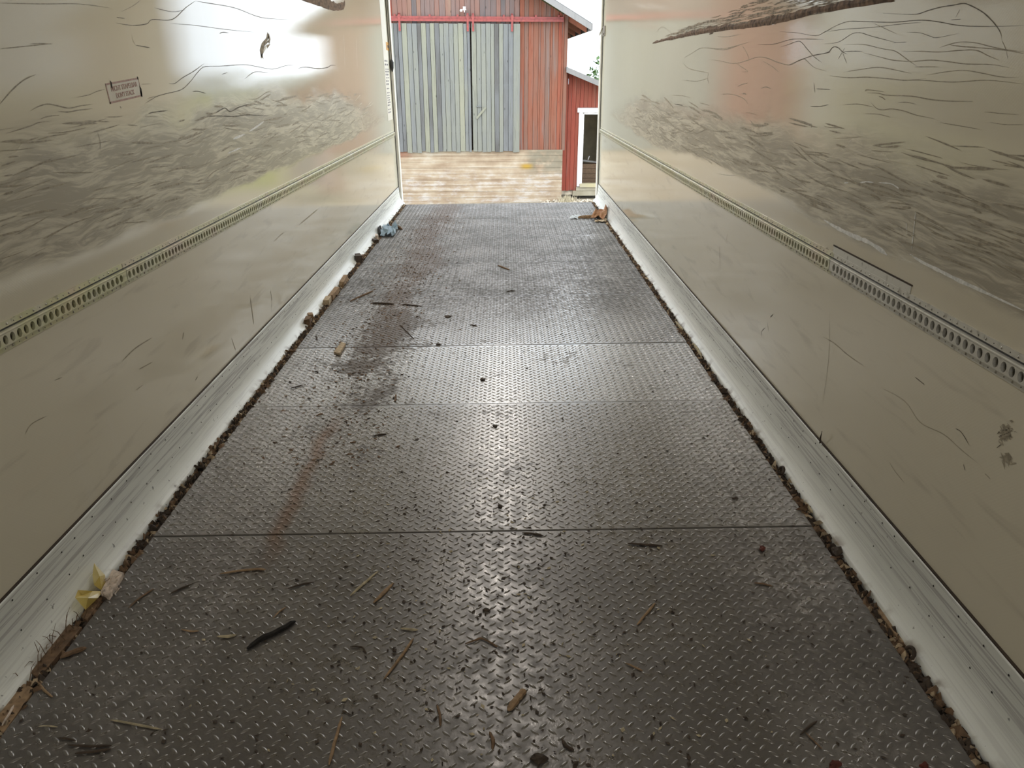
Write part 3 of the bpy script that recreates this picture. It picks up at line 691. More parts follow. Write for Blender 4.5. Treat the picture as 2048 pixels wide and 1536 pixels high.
SCR_R1 = [  # crop at (1648, 0), 5.12x
 (1.9, 's', [(605,135),(800,145),(950,145),(1060,110),(1200,72),(1330,52),(1430,35),(1500,55),(1620,120),(1700,190),(1770,270),(1815,350),(1820,410)]),
 (1.0, 'b', [(1820,410),(1860,500),(1885,610)]),
 (1.5, 's', [(0,335),(100,275),(240,222),(400,220),(700,228),(970,207),(1150,220),(1400,262),(1700,270),(2048,262)]),
 (1.0, 's', [(0,330),(200,300),(500,280),(800,245),(1000,230)]), (1.1, 's', [(0,450),(150,430),(280,350),(370,335),(470,365),(600,400),(740,435)]),
 (1.6, 's', [(0,545),(50,530),(90,485),(140,485),(190,530),(240,555)]), (1.2, 's', [(190,530),(300,524),(400,525)]), (1.1, 's', [(140,615),(190,530),(215,490)]), (1.1, 's', [(190,535),(215,600),(235,650)]),
 (1.2, 'b', [(200,460),(400,455),(600,500),(720,520),(800,570),(880,630),(960,680)]), (1.8, 'b', [(800,525),(1000,525),(1180,532),(1400,515),(1560,515),(1680,570),(1800,620)]),
 (1.5, 'b', [(1180,490),(1280,455),(1400,430),(1560,440),(1700,475),(1850,505),(2048,530)]), (2.0, 'b', [(1270,455),(1400,475),(1600,490),(1870,515),(2048,550)]),
 (1.6, 'b', [(400,540),(560,580),(700,615),(900,628),(1100,615),(1300,635),(1450,655),(1700,660),(1900,692)]), (1.6, 'b', [(930,685),(1050,684),(1180,685)]),
 (1.7, 'b', [(60,775),(250,795),(450,790),(700,810),(850,822),(1050,805)]), (1.5, 'b', [(850,820),(1050,825),(1300,840),(1500,830),(1700,822),(2048,860)]),
 (1.5, 'b', [(200,740),(350,715),(550,690),(700,710),(900,755)]), (2.0, 'b', [(440,950),(560,955),(640,975),(900,985),(1100,1020),(1300,1035),(1530,1038)]),
 (1.8, 'b', [(480,1050),(540,1110),(600,1125),(700,1115),(830,1140),(950,1180),(1130,1215)]), (1.5, 'b', [(420,1165),(560,1170),(680,1200)]), (1.4, 'b', [(1190,1255),(1400,1290),(1600,1325)]),
 (1.4, 'b', [(420,935),(450,920),(620,940)]), (1.3, 'b', [(0,1290),(60,1305),(180,1310)]), (1.3, 'b', [(1050,770),(1250,735),(1430,720),(1600,745),(1800,785),(1980,795)]),
 (0.9, 'b', [(500,235),(620,290),(750,350)]), (0.9, 's', [(850,330),(980,335),(1100,375),(1160,385),(1390,340)]), (1.0, 's', [(700,440),(850,430)]), (1.3, 'b', [(760,1050),(850,1047),(950,1070)]),
 (1.3, 'b', [(190,1075),(350,1065),(500,1095)]), (1.6, 'b', [(560,985),(600,1000),(630,1025)]), (1.2, 'b', [(1640,1145),(1800,1160),(2000,1175)]), (1.2, 'b', [(1700,1250),(1850,1275),(2048,1275)]),
 (1.0, 's', [(1300,205),(1410,195)]), (1.2, 's', [(1350,180),(1395,95)])]
SCR_R2 = [  # crop at (1300, 0), 5.12x
 (1.1, 'b', [(350,590),(430,545),(500,500),(560,490),(700,500),(800,490),(930,455),(1020,430)]), (1.1, 's', [(1100,455),(1250,455),(1400,415),(1480,400),(1650,400),(1780,405)]),
 (1.3, 's', [(1340,480),(1420,455),(1480,432),(1540,425),(1600,490),(1680,580),(1760,640)]), (1.1, 'b', [(580,485),(750,510),(900,470)]),
 (1.3, 'b', [(600,610),(700,620),(850,650),(960,630),(1100,585),(1200,595),(1300,635),(1430,665),(1530,615),(1590,610),(1680,690),(1800,725)]),
 (1.0, 'b', [(940,460),(985,530),(1020,620)]), (1.1, 'b', [(690,375),(800,375),(930,348)]), (1.6, 's', [(1430,660),(1650,575),(1800,545),(1850,530)]),
 (1.0, 'b', [(340,640),(380,690),(460,720),(600,745)]), (1.0, 'b', [(860,630),(930,680),(1000,730),(940,735)]), (1.0, 'b', [(1145,620),(1250,680),(1320,740)]),
 (1.2, 'b', [(605,740),(590,800),(605,860)]), (1.4, 's', [(1680,850),(1690,950)]), (1.0, 'b', [(720,965),(840,965),(960,1010),(1010,1080)]), (1.4, 's', [(1640,1090),(1740,1090),(1830,1070)]),
 (1.3, 's', [(1700,910),(1850,915)]), (1.5, 'b', [(900,885),(940,865),(1000,850)]), (1.8, 'b', [(1140,905),(1190,890),(1240,910)]), (1.6, 's', [(250,1065),(290,1070),(340,1080)]),
 (1.1, 'b', [(510,1055),(560,1065),(610,1080)]), (1.4, 'b', [(1030,1230),(1050,1262),(1080,1290)]), (1.0, 'b', [(330,820),(480,830),(600,800)]), (0.9, 's', [(1330,325),(1500,335),(1700,365),(1800,320),(1880,290)]),
 (2.2, 'b', [(940,960),(970,958),(985,970)]), (1.0, 'b', [(215,975),(330,980),(415,1000)]), (1.6, 's', [(1650,1260),(1655,1310)]), (1.0, 'b', [(70,330),(110,280),(160,290),(230,350)])]
SCR_L1 = [  # crop at (60, 60), 5.12x
 (2.4, 'b', [(0,830),(80,785),(180,758),(280,775),(400,800),(520,775),(640,760)]), (2.2, 'b', [(280,830),(380,840),(500,820),(640,805)]), (2.0, 'b', [(100,915),(180,885),(300,872)]),
 (2.2, 'b', [(-250,1060),(0,985),(80,950),(220,930)]), (1.8, 'b', [(180,1055),(320,1050),(440,1030),(570,1000)]), (1.5, 'b', [(760,890),(880,890),(955,880)]), (1.3, 's', [(1420,545),(1480,548),(1560,490),(1680,420),(1780,345)]),
 (1.2, 's', [(1180,750),(1300,680),(1400,650),(1550,610),(1640,530),(1720,430),(1800,375),(2048,370)]), (1.6, 's', [(1080,155),(1230,182)]), (0.9, 'b', [(1040,40),(1050,100),(1080,155)]), (1.4, 'b', [(470,690),(600,665),(680,630),(770,605)]),
 (2.2, 's', [(1210,855),(1280,840),(1410,825)]), (2.2, 'b', [(1000,970),(1100,980)]), (2.2, 'b', [(560,930),(700,935),(820,940)]), (1.2, 'b', [(690,1050),(715,1130),(720,1240)]), (1.8, 'b', [(0,143),(100,138),(230,145)]),
 (1.6, 's', [(1660,630),(1720,628),(1800,650)]), (2.4, 'b', [(-310,760),(-180,610),(-60,510),(60,455),(0,470)][:4]), (1.1, 'b', [(1140,555),(1240,550)]), (2.2, 'b', [(920,780),(935,800)]), (1.6, 'b', [(1200,700),(1350,665)])]
SCR_L2 = [  # crop at (400, 60), 5.12x
 (1.0, 's', [(0,370),(200,370),(440,355),(560,370),(740,400),(880,365),(1000,358)]), (1.5, 's', [(1000,395),(1080,380),(1200,395),(1300,385),(1340,362),(1390,365)]), (1.0, 's', [(220,455),(280,435)]),
 (0.9, 's', [(460,500),(560,430),(700,440)]), (1.5, 'b', [(490,705),(580,705),(680,640),(740,635)]), (2.4, 's', [(60,850),(150,850),(250,800),(310,835),(400,790),(520,760),(620,770)]),
 (2.0, 's', [(0,895),(160,880),(350,885),(480,870),(700,880)]), (2.2, 'b', [(60,1530),(130,1460),(200,1420),(300,1370),(420,1310)]), (1.6, 'b', [(730,715),(830,745),(880,780)]), (0.9, 'b', [(700,20),(720,150)]), (0.8, 'b', [(1355,400),(1360,470)])]
SCR_L3 = [  # crop at (0, 0), 2.56x
 (1.6, 's', [(595,118),(680,130),(750,122),(780,100),(880,100),(950,40),(1000,5)]), (1.1, 's', [(1000,5),(1060,15),(1200,40),(1340,90),(1500,100)]), (1.2, 's', [(595,88),(640,95)]), (1.4, 'b', [(0,15),(200,20),(400,20),(560,40)]),
 (0.9, 'b', [(620,60),(680,30),(720,0)]), (1.1, 's', [(790,40),(880,60),(950,50)]), (0.9, 's', [(870,120),(1000,130),(1150,150),(1300,165)]), (1.8, 'b', [(0,250),(150,235),(270,222)]), (1.4, 's', [(1125,172),(1140,165),(1170,168)])]
LOWER_R = [  # marks below the right rail, crop at (1400, 400), 2.56x
 (1.6, 'b', [(630,700),(690,735),(760,795),(840,850)]), (1.3, 'b', [(935,965),(1050,1030),(1130,1140),(1250,1200),(1340,1280),(1440,1360)]), (1.8, 's', [(1310,1170),(1340,1190),(1380,1255)]),
 (2.0, 's', [(1100,905),(1125,925),(1150,945)]), (1.2, 's', [(315,700),(318,670),(335,655)]), (1.0, 's', [(345,625),(352,675)]), (1.8, 's', [(360,600),(375,585)]), (0.9, 'b', [(665,560),(660,800),(630,1040)]), (2.0, 's', [(1520,1270),(1545,1250)]),
 (1.6, 's', [(1350,1350),(1358,1385)]), (2.2, 'b', [(1460,1400),(1490,1430)]), (1.4, 'b', [(970,1340),(1000,1390),(1050,1450)]), (0.8, 'b', [(100,230),(105,360)]), (0.9, 'b', [(135,215),(142,165)])]
LOWER_L = [  # marks below the left rail, crop at (0, 400), 2.41x
 (2.6, 'b', [(585,780),(650,715),(730,665)]), (2.4, 'b', [(670,815),(735,780)]), (2.0, 'b', [(878,675),(885,635)]), (1.8, 's', [(1303,435),(1310,490)]), (0.8, 's', [(1310,490),(1305,545)]), (1.8, 's', [(940,870),(952,850)]),
 (1.6, 'b', [(1115,665),(1135,725)]), (2.0, 'b', [(120,1130),(150,1080),(225,1040)]), (4.0, 'b', [(1205,470),(1215,540),(1222,600)]), (1.8, 'b', [(655,915),(690,890)]), (2.2, 'b', [(1440,120),(1500,70),(1530,45)]), (1.4, 'b', [(1320,200),(1350,170),(1370,155)]), (2.0, 'b', [(260,870),(300,853)])]
for side, ox, oy, sc, L in ((1, 1648, 0, 5.12, SCR_R1), (1, 1300, 0, 5.12, SCR_R2), (-1, 60, 60, 5.12, SCR_L1), (-1, 400, 60, 5.12, SCR_L2), (-1, 0, 0, 2.56, SCR_L3), (1, 1400, 400, 2.56, LOWER_R), (-1, 0, 400, 2.409, LOWER_L)):
    for wpx, k, pts in L: scratch(side, ox, oy, sc, pts, wpx, 'scratch' if k == 's' else 'scratch2')
# pale scrapes on the right wall
for wpx, pts in ((9, [(0,970),(120,1045),(300,1135),(450,1195),(600,1290),(650,1335)]), (8, [(880,1320),(1000,1400),(1200,1500),(1400,1600),(1600,1690),(2048,1900)]), (3.4, [(370,592),(430,583),(510,588)]), (3, [(560,590),(680,600),(740,630),(790,668)]), (2.4, [(208,593),(252,591)]),
                 (3.4, [(940,880),(930,1000),(915,1130),(900,1270)]), (2, [(850,1000),(845,1120)])):
    scratch(1, 1648, 250, 5.12, pts, wpx, 'scrape', 'scrape')
for wpx, pts in ((3.0, [(340,1120),(400,1090),(460,1065)]), (4.5, [(340,1115),(440,1075)]), (4, [(500,1040),(580,990),(655,935)]), (2.5, [(280,1265),(350,1235),(430,1200)]), (1.0, [(1470,40),(1485,400)]), (1.0, [(1600,80),(1610,400)])):
    scratch(-1, 400, 60, 5.12, pts, wpx, 'scrape', 'scrape')

# rubbed streaks inside the band: short wavy strokes, darker and paler, following the direction of the loads
def streaks(side, n, ylo, yhi, zlo, zhi, mat, name, rise, wmax):
    b = MB()
    for k in range(n):
        y = ylo*(yhi/ylo)**rnd.random(); z = zlo + (zhi-zlo)*rnd.random()
        L = rnd.uniform(0.05, 0.30)*(0.35+y/5); am = rnd.uniform(0.002, 0.010); ph = rnd.uniform(0, 6); fr_ = rnd.uniform(4, 12); sl = rise + rnd.gauss(0, 0.06)
        pts = [(y+L*q/9, z+sl*L*q/9+am*sin(fr_*L*q/9+ph)) for q in range(10)]
        if pts[-1][0] > YE-0.3: continue
        ribbon(b, side, pts, rnd.uniform(0.0012, wmax)*(0.3+y/7), 0.0008+0.0004*rnd.random())
    return tag(b.build(name, M[mat], wall_r if side > 0 else wall_l, fix=False), kind='stuff')
streaks(-1, 230, 1.8, 7.4, 0.98, 1.34, 'scratch2', 'rub_streaks', 0.02, 0.011)
streaks(1, 270, 1.5, 6.8, 0.98, 1.26, 'scratch2', 'rub_streaks', 0.02, 0.011)
streaks(-1, 60, 2.2, 8.0, 0.98, 1.28, 'pale_rub', 'pale_streaks', 0.03, 0.006)
streaks(1, 90, 1.6, 7.0, 0.96, 1.20, 'pale_rub', 'pale_streaks', 0.02, 0.004)

# torn strip of laminate high on the right wall
def tear(side, low, high, mat, name, lift):
    """ragged patch between two pixel polylines"""
    A = smooth_path(low, 8); B = smooth_path(high, 8); n = min(len(A), len(B)); x = SX[side]; b = MB(); vs = []
    for i in range(n):
        a = A[int(i*(len(A)-1)/(n-1))]; c = B[int(i*(len(B)-1)/(n-1))]
        j = 0; q = on_wall(a.x, a.y+rnd.uniform(-0.7, 0.6), x); r_ = on_wall(c.x, c.y+rnd.uniform(-2, 2), x); mid = (q+r_)/2
        vs += [(x-side*0.0006, q.y, q.z), (x-side*(lift+rnd.uniform(0, 0.003)), mid.y, mid.z), (x-side*0.0006, r_.y, r_.z)]
    fs = []
    for i in range(n-1):
        for k in range(2): fs.append((3*i+k, 3*i+k+1, 3*i+4+k, 3*i+3+k))
    return b.add(vs, fs).build(name, M[mat], wall_r if side > 0 else wall_l)
tear(1, [(1305,88),(1345,79),(1400,69),(1450,61),(1500,56),(1560,46),(1620,31),(1700,17),(1790,3)], [(1308,84),(1345,73),(1400,58),(1450,49),(1500,42),(1560,30),(1610,18),(1680,4),(1780,-14)], 'gouge', 'torn_strip', 0.003)
fb = MB()
for k in range(210):
    u = rnd.random()**0.8; x0 = 1325 + u*330; base = 84 - (x0-1310)*0.173; hgt = max(3, min(base+20, 10+u*70))
    y0 = base - rnd.random()*hgt; L = rnd.uniform(12, 46)
    px = [(x0+L*q/6, y0 - 0.20*L*q/6 + rnd.uniform(-1.3, 1.3)) for q in range(7)]
    P = [on_wall(a, c, HW) for a, c in px]
    ribbon(fb, 1, [(p.y, p.z) for p in P], rnd.uniform(0.0015, 0.005), 0.001+rnd.uniform(0, 0.001))
tag(fb.build('frayed_fibres', M['gouge2'], wall_r, fix=False), kind='stuff')
for (a, c, r) in ((1343, 76, 4), (1378, 69, 3), (1421, 60, 7), (1547, 40, 8), (1475, 52, 4)):
    b = MB()
    for k in range(16):
        an = rnd.uniform(0, 2*pi); p = on_wall(a+rnd.gauss(0, r*.4), c+rnd.gauss(0, r*.4), HW); q = on_wall(a+r*cos(an)*1.1, c+r*sin(an)*1.3, HW)
        ribbon(b, 1, [(p.y+(q.y-p.y)*t/3, p.z+(q.z-p.z)*t/3) for t in range(4)], 0.008, 0.0015+rnd.uniform(0, .001))
    b.build('tear_knot', M['gouge'], wall_r, fix=False)
scratch(1, 1300, 0, 5.12, [(1230,235),(1255,245),(1275,238)], 4, 'scrape', 'scrape')
tear(-1, [(600,0),(640,13),(665,21),(685,20),(690,10)], [(600,-14),(640,-8),(665,2),(680,6),(690,0)], 'gouge', 'torn_strip', 0.0006)
# chipped gelcoat on the left wall
for pts in ([(523,118),(520,100),(524,86),(533,76),(535,64),(538,72),(537,84),(529,92),(526,108)], [(538,66),(534,80),(539,88),(541,78)], [(541,88),(532,90),(535,96),(530,104)], [(524,106),(527,118),(522,112)]):
    b = MB(); n = len(pts); vs = [on_wall(a, c, -HW+0.001) for a, c in pts]
    b.add(vs, [tuple(range(n))]).build('chipped_gelcoat', M['gouge2'], wall_l, fix=False)
for pts in ([(528,96),(526,108),(532,98),(535,88)], [(536,76),(533,84),(538,80)]):
    MB().add([on_wall(a, c, -HW+0.0016) for a, c in pts], [tuple(range(len(pts)))]).build('chipped_gelcoat', M['scrape'], wall_l, fix=False)
# dark hand-sized smudges low on the right wall
def smudge(side, px, py, rx, ry, n, mat='scratch'):
    b = MB()
    for k in range(n*3):
        a = rnd.uniform(0, 6.3); r = abs(rnd.gauss(0, .5)); p = on_wall(px+rx*r*cos(a), py+ry*r*sin(a), SX[side]); L = rnd.uniform(.003, .009); s_ = rnd.uniform(-1, 1)
        ribbon(b, side, [(p.y-L, p.z-L*s_), (p.y, p.z+.002), (p.y+L, p.z+L*s_)], rnd.uniform(.002, .005), .0007+rnd.random()*.0005)
    tag(b.build('smudge', M[mat], wall_r if side > 0 else wall_l, fix=False), kind='stuff')
smudge(1, 2011, 868, 16, 17, 42, 'scratch2'); smudge(1, 2012, 866, 9, 9, 16); smudge(1, 2016, 918, 12, 13, 24, 'scratch2'); smudge(1, 1650, 500, 14, 6, 14); smudge(1, 1652, 535, 16, 7, 18)

# ================================================================== NOTICES AND FITTINGS ON THE WALLS
def flat(name, side, px, mat, lift=0.0012, parent=None):
    return MB().add([on_wall(a, b, SX[side]-side*lift) for a, b in px], [tuple(range(len(px)))]).build(name, mat, parent, fix=False)
M['sign_red'] = plain('faded_pink_print', (0.40, 0.24, 0.20), 0.5, 0, 0.2, 90)
M['sign_bg'] = plain('thin_notice_film', (0.62, 0.57, 0.48), 0.25, 0, 0.06, 20)
M['amber'] = plain('amber_sticker', (0.55, 0.26, 0.02), 0.4, 0, 0.3, 80)
M['label_w'] = plain('white_label_film', (0.76, 0.73, 0.66), 0.35, 0, 0.05, 20)
M['print'] = plain('grey_print', (0.16, 0.14, 0.16), 0.6, 0, 0.2, 60)
sg = empty('notice', on_wall(246, 181, -HW)); tag(sg, 'faded pink bordered notice on the left wall forbidding stacking', 'sign')
PC = [on_wall(a, b, -HW) for a, b in ((211.4, 167.4), (277.8, 154.7), (282.3, 192.8), (218.2, 207.5))]
c0 = sum(PC, Vector())/4; sg.location = c0
ax = ((PC[1]-PC[0])+(PC[2]-PC[3])).normalized(); ww = ((PC[1]-PC[0]).length+(PC[2]-PC[3]).length)/2; hh = ((PC[3]-PC[0]).length+(PC[2]-PC[1]).length)/2
az = Vector((1, 0, 0)).cross(ax).normalized()
R3 = Matrix((ax, az, Vector((1, 0, 0)))).transposed().to_4x4()
sg.matrix_world = Matrix.Translation(c0) @ R3
MB().box((-ww/2, -hh/2, 0.0002), (ww/2, hh/2, 0.0007)).build('film', M['sign_bg'], sg)
bw = 0.006; bm_ = MB()
for lo, hi in (((-ww/2, hh/2-bw), (ww/2, hh/2)), ((-ww/2, -hh/2), (ww/2, -hh/2+bw)), ((-ww/2, -hh/2), (-ww/2+bw, hh/2)), ((ww/2-bw*.6, -hh/2), (ww/2, hh/2))): bm_.box((*lo, 0.0007), (*hi, 0.0011))
bm_.build('border', M['sign_red'], sg)
def text(body, name, parent, x, y, size, mat, width=None):
    cu = bpy.data.curves.new(name, 'FONT'); cu.body = body; cu.size = size; cu.align_x = 'CENTER'; cu.align_y = 'CENTER'; cu.extrude = 0.0002; cu.offset = 0.0005
    cu.materials.append(mat); o = link(bpy.data.objects.new(name, cu), parent); o.location = (x, y, 0.0011)
    bpy.context.view_layer.update()
    me = bpy.data.meshes.new_from_object(o.evaluated_get(bpy.context.evaluated_depsgraph_get())); d = o.dimensions.x
    bpy.data.objects.remove(o); o = link(bpy.data.objects.new(name, me), parent); o.location = (x, y, 0.0011)
    if width: o.scale = (width/max(1e-4, d), 1, 1)
    return o
text('NICHT STAPELBAR', 'lettering', sg, 0.004, hh*0.17, hh*0.34, M['sign_red'], ww*0.80)
text("DON'T STACK", 'lettering', sg, 0.0, -hh*0.20, hh*0.34, M['sign_red'], ww*0.56)
for x, y, w_, h_ in ((-ww*.345, hh*.40, .006, .014), (ww*.475, hh*.48, .004, .006), (ww*.49, -hh*.22, .007, .020), (ww*.48, -hh*.35, .007, .012)):
    MB().add([(x-w_, y-h_*.6, .0015), (x+w_*.3, y-h_, .0015), (x+w_, y+h_*.4, .0015), (x-w_*.3, y+h_, .0015)], [(0, 1, 2, 3)]).build('tape_remnant', M['punch'], sg, fix=False)
# strip label with a column of printed marks near the rear end of the left wall
lb = empty('strip_label', (-HW, 9.2, 1.4)); tag(lb, 'tall white strip label with grey print at the rear end of the left wall', 'label')
def wall_patch(mb, y0, y1, z0, z1, lift): mb.add([(-HW+lift, y0, z0), (-HW+lift, y1, z0), (-HW+lift, y1, z1), (-HW+lift, y0, z1)], [(0, 1, 2, 3)])
LY0, LY1, LZ0, LZ1 = 8.98, 9.34, 0.98, 2.25
b = MB(); wall_patch(b, LY0, LY1, LZ0, LZ1, 0.001); o = b.build('film', M['label_w'], None, fix=False); o.parent = lb; o.matrix_parent_inverse = Matrix.Translation(lb.location).inverted()
b = MB(); z = 1.06
while z < 1.62:
    hgt = rnd.choice((0.010, 0.014, 0.018))
    y = LY0 + rnd.uniform(0.05, 0.09)
    while y < LY1-0.10:
        l = rnd.uniform(0.03, 0.11); wall_patch(b, y, min(y+l, LY1-0.04), z, z+hgt, 0.0016); y += l+rnd.uniform(.012, .04)
    z += hgt + rnd.choice((0.014, 0.02, 0.034))
o = b.build('print_marks', M['print'], None, fix=False); o.parent = lb; o.matrix_parent_inverse = Matrix.Translation(lb.location).inverted(); o['kind'] = 'stuff'
st_ = flat('sticker', -1, [(771.5, 83.5), (780.3, 86), (781.3, 102.5), (772.5, 100)], M['amber'], 0.002); tag(st_, 'small amber warning sticker high at the rear end of the left wall', 'sticker')
flat('print_marks', -1, [(774, 90), (778.5, 91.5), (779, 97), (775, 95.5)], M['gouge'], 0.0026, st_)
# cord with a black toggle hanging in the left corner
cp = MB(); cp.tube([(-HW+0.022, YE+0.004, 2.60), (-HW+0.025, YE-0.01, 2.1), (-HW+0.028, YE-0.02, 1.62)], 0.004, 6)
co_ = cp.build('pull_cord', M['rubber'], smooth=True); tag(co_, 'thin dark pull cord ending in a black toggle at the left rear corner', 'cord')
MB().tube([(-HW+0.028, YE-0.02, 1.63), (-HW+0.028, YE-0.02, 1.60), (-HW+0.029, YE-0.02, 1.54), (-HW+0.029, YE-0.02, 1.50)], [0.010, 0.024, 0.018, 0.006], 8).build('toggle', M['rubber'], co_, smooth=True)
# small latch box on the right rear corner
P1 = on_wall(1204, 55, HW); P2 = on_wall(1211, 71, HW)
la = empty('latch_box', (HW, (P1.y+P2.y)/2, (P1.z+P2.z)/2)); tag(la, 'small grey metal latch plate high at the rear end of the right wall', 'latch')
dy = abs(P1.y-P2.y)/2; dz = abs(P1.z-P2.z)/2
MB().box((-0.012, -dy, -dz), (-0.0002, dy, dz)).build('plate', M['bolt'], la)
MB().box((-0.022, -dy*.7, -dz*.8), (-0.012, dy*.2, -dz*.45)).tube([(-0.018, 0, dz*.6), (-0.03, dy*.6, -dz*.2), (-0.02, dy*1.3, -dz*.6)], 0.006, 6).build('catch', M['bolt'], la)

# ================================================================== LITTER ON THE FLOOR
def wood(name, c, v=0.35, sc=60): return plain(name, c, 0.8, 0, v, sc)
M['w_pale'] = wood('pale_split_wood', (0.46, 0.36, 0.24)); M['w_tan'] = wood('tan_wood', (0.30, 0.20, 0.115));
M['w_dark'] = wood('dark_wet_wood', (0.055, 0.038, 0.026)); M['char'] = wood('charred_wood', (0.012, 0.010, 0.009)); M['red_bark'] = wood('red_brown_bark', (0.10, 0.022, 0.014))
M['w_white'] = wood('bleached_split_wood', (0.62, 0.52, 0.44))
LIT = {}
def stick(name, label, cat, px, wpx, mat, hgt=None, z=0.0025, seg=7, point=0.35, jag=0.18):
    """a splinter lying along a pixel path on the floor; wpx is its width in photo pixels"""
    path = smooth_path(px, max(3, seg//max(1, len(px)-1)))
    P = [on_floor(a, b, z) for a, b in path]; n = len(P); depth = float((np.array(P[n//2])-CAM) @ AF); wd = wpx*depth/F_PX; h = hgt or wd*0.6
    b = MB(); v = []
    for i, p in enumerate(P):
        t = (P[min(i+1, n-1)]-P[max(i-1, 0)]).normalized(); s_ = Vector((-t.y, t.x, 0)); q = min(1, point+i*0.5, point+(n-1-i)*0.5)
        l, r = wd*0.5*q*(1+rnd.uniform(-jag, jag)), wd*0.5*q*(1+rnd.uniform(-jag, jag)); up = h*q*(1+rnd.uniform(-jag, jag)); lift = Vector((0, 0, 0.0006*math.sin(i)))
        v += [p-s_*l+lift, p+s_*r+lift, p+s_*r*0.75+Vector((0, 0, up*0.75)), p+s_*rnd.uniform(-.2, .2)*wd*.5+Vector((0, 0, up)), p-s_*l*0.8+Vector((0, 0, up*0.7))]
    f = [(5*i+k, 5*i+(k+1) % 5, 5*i+5+(k+1) % 5, 5*i+5+k) for i in range(n-1) for k in range(5)] + [(4, 3, 2, 1, 0), tuple(5*(n-1)+k for k in range(5))]
    return tag(b.add(v, f).build(name, M[mat]), label, cat, 'wood litter on the floor' if cat in ('stick', 'splinter', 'chip', 'wood', 'bark', 'straw', 'twig') else None)
def lump(name, label, cat, px, py, rx, ry, hgt, mat, z=0.002, rough=0.35):
    """an irregular chunk whose footprint is rx by ry photo pixels"""
    c = on_floor(px, py, z); a = on_floor(px+rx, py, z)-c; d = on_floor(px, py-ry, z)-c; b = MB(); n = 8; v = []
    for lv, sc in ((0, 1.0), (0.6, 0.95), (1.0, 0.5)):
        for k in range(n):
            an = 2*pi*k/n; j = 1+rnd.uniform(-rough, rough); v.append(c + a*cos(an)*sc*j + d*sin(an)*sc*j + Vector((0, 0, hgt*lv*(1+rnd.uniform(-.2, .2)*(lv > 0)))))
    f = [(n*l+k, n*l+(k+1) % n, n*l+n+(k+1) % n, n*l+n+k) for l in range(2) for k in range(n)] + [tuple(range(n-1, -1, -1)), tuple(2*n+k for k in range(n))]
    return tag(b.add(v, f).build(name, M[mat]), label, cat, 'wood litter on the floor')
def block(name, label, cat, corners, hgt, mat, z=0.002):
    """a sawn piece given by the pixel outline of its top-down footprint"""
    lo = [on_floor(a, b, z) for a, b in corners]; n = len(lo); e = Vector((0, 0, hgt)); c = sum(lo, Vector())/n
    v = lo + [p+e*0.9 for p in lo] + [c+(p-c)*0.93+e for p in lo]
    f = [tuple(range(n-1, -1, -1)), tuple(2*n+k for k in range(n))] + [(n*l+k, n*l+(k+1) % n, n*l+n+(k+1) % n, n*l+n+k) for l in range(2) for k in range(n)]
    return tag(MB().add(v, f).build(name, M[mat]), label, cat, 'wood litter on the floor')

stick('charred_stick', 'thick charred black stick lying on the nearest floor plate at left', 'stick', [(494,1298),(530,1276),(560,1262),(591,1243)], 10, 'char', 0.012)
stick('straw_stalk', 'long pale straight straw lying at the lower left of the floor', 'straw', [(221,1440),(270,1449),(324,1459)], 4.5, 'straw')
stick('bark_strip', 'short dark bark strip just below the pale straight straw', 'bark', [(115,1476),(135,1478),(152,1481)], 4, 'w_dark')
stick('bark_strip', 'long dark bark strip along the lower left floor near the frame edge', 'bark', [(136,1490),(180,1493),(223,1491)], 5, 'w_dark')
stick('bark_strip', 'lowest dark bark strip at the lower left of the floor', 'bark', [(150,1507),(185,1504),(222,1498)], 6, 'w_dark')
stick('wood_splinter', 'slim upright brown splinter at the bottom frame edge left of centre', 'splinter', [(658,1530),(668,1490),(684,1434)], 7, 'w_tan', 0.005)
stick('wood_splinter', 'thin brown splinter lying slantwise right of the yellow plastic scrap', 'splinter', [(257,1216),(280,1196),(307,1178)], 4, 'w_brown')
stick('wood_splinter', 'short dark splinter above the nearest plate edge beside the thin brown one', 'splinter', [(340,1188),(360,1178),(386,1167)], 4, 'w_dark')
stick('wood_splinter', 'long tan and dark splinter lying nearly level on the near plate at left', 'splinter', [(440,1148),(480,1142),(510,1139),(532,1140)], 5, 'w_tan')
stick('twig', 'dark twig right of the long nearly level tan splinter', 'twig', [(576,1178),(600,1170),(628,1164)], 4, 'w_dark')
stick('twig', 'small tan twig left of the charred black stick', 'twig', [(363,1259),(380,1263),(398,1262)], 3.5, 'w_tan')
stick('wood_splinter', 'pale blunt splinter just left of the charred black stick', 'splinter', [(434,1273),(455,1274),(473,1270)], 6, 'straw')
stick('twig', 'short crooked twig above the charred black stick', 'twig', [(546,1237),(558,1224),(572,1214)], 3, 'w_tan')
stick('straw_stalk', 'thin pale straw lying level beside the wood in the left floor gap', 'straw', [(77,1453),(95,1452),(115,1454)], 3, 'straw')
stick('wood_chip', 'flat brown chip on the plate edge beside the lowest gap wood at left', 'chip', [(120,1316),(145,1306),(173,1296)], 11, 'w_brown')
stick('straw_stalk', 'bent tan straw hanging over the plate edge at far left', 'straw', [(75,1363),(88,1380),(105,1394)], 5, 'w_tan')
stick('wood_splinter', 'long tan splinter lying slantwise left of the centre of the near plate', 'splinter', [(700,1192),(725,1170),(756,1143)], 5.5, 'straw', 0.004)
stick('wood_splinter', 'broader brown splinter just right of the long slanting tan one', 'splinter', [(747,1206),(765,1188),(787,1166)], 8, 'w_tan', 0.005)
stick('wood_splinter', 'longest tan splinter slanting down the near plate left of centre', 'splinter', [(768,1358),(790,1330),(812,1300),(827,1277)], 6, 'w_tan', 0.005)
stick('straw_stalk', 'short pale straw lying level above the longest slanting splinter', 'straw', [(801,1257),(818,1259),(836,1260)], 5, 'straw')
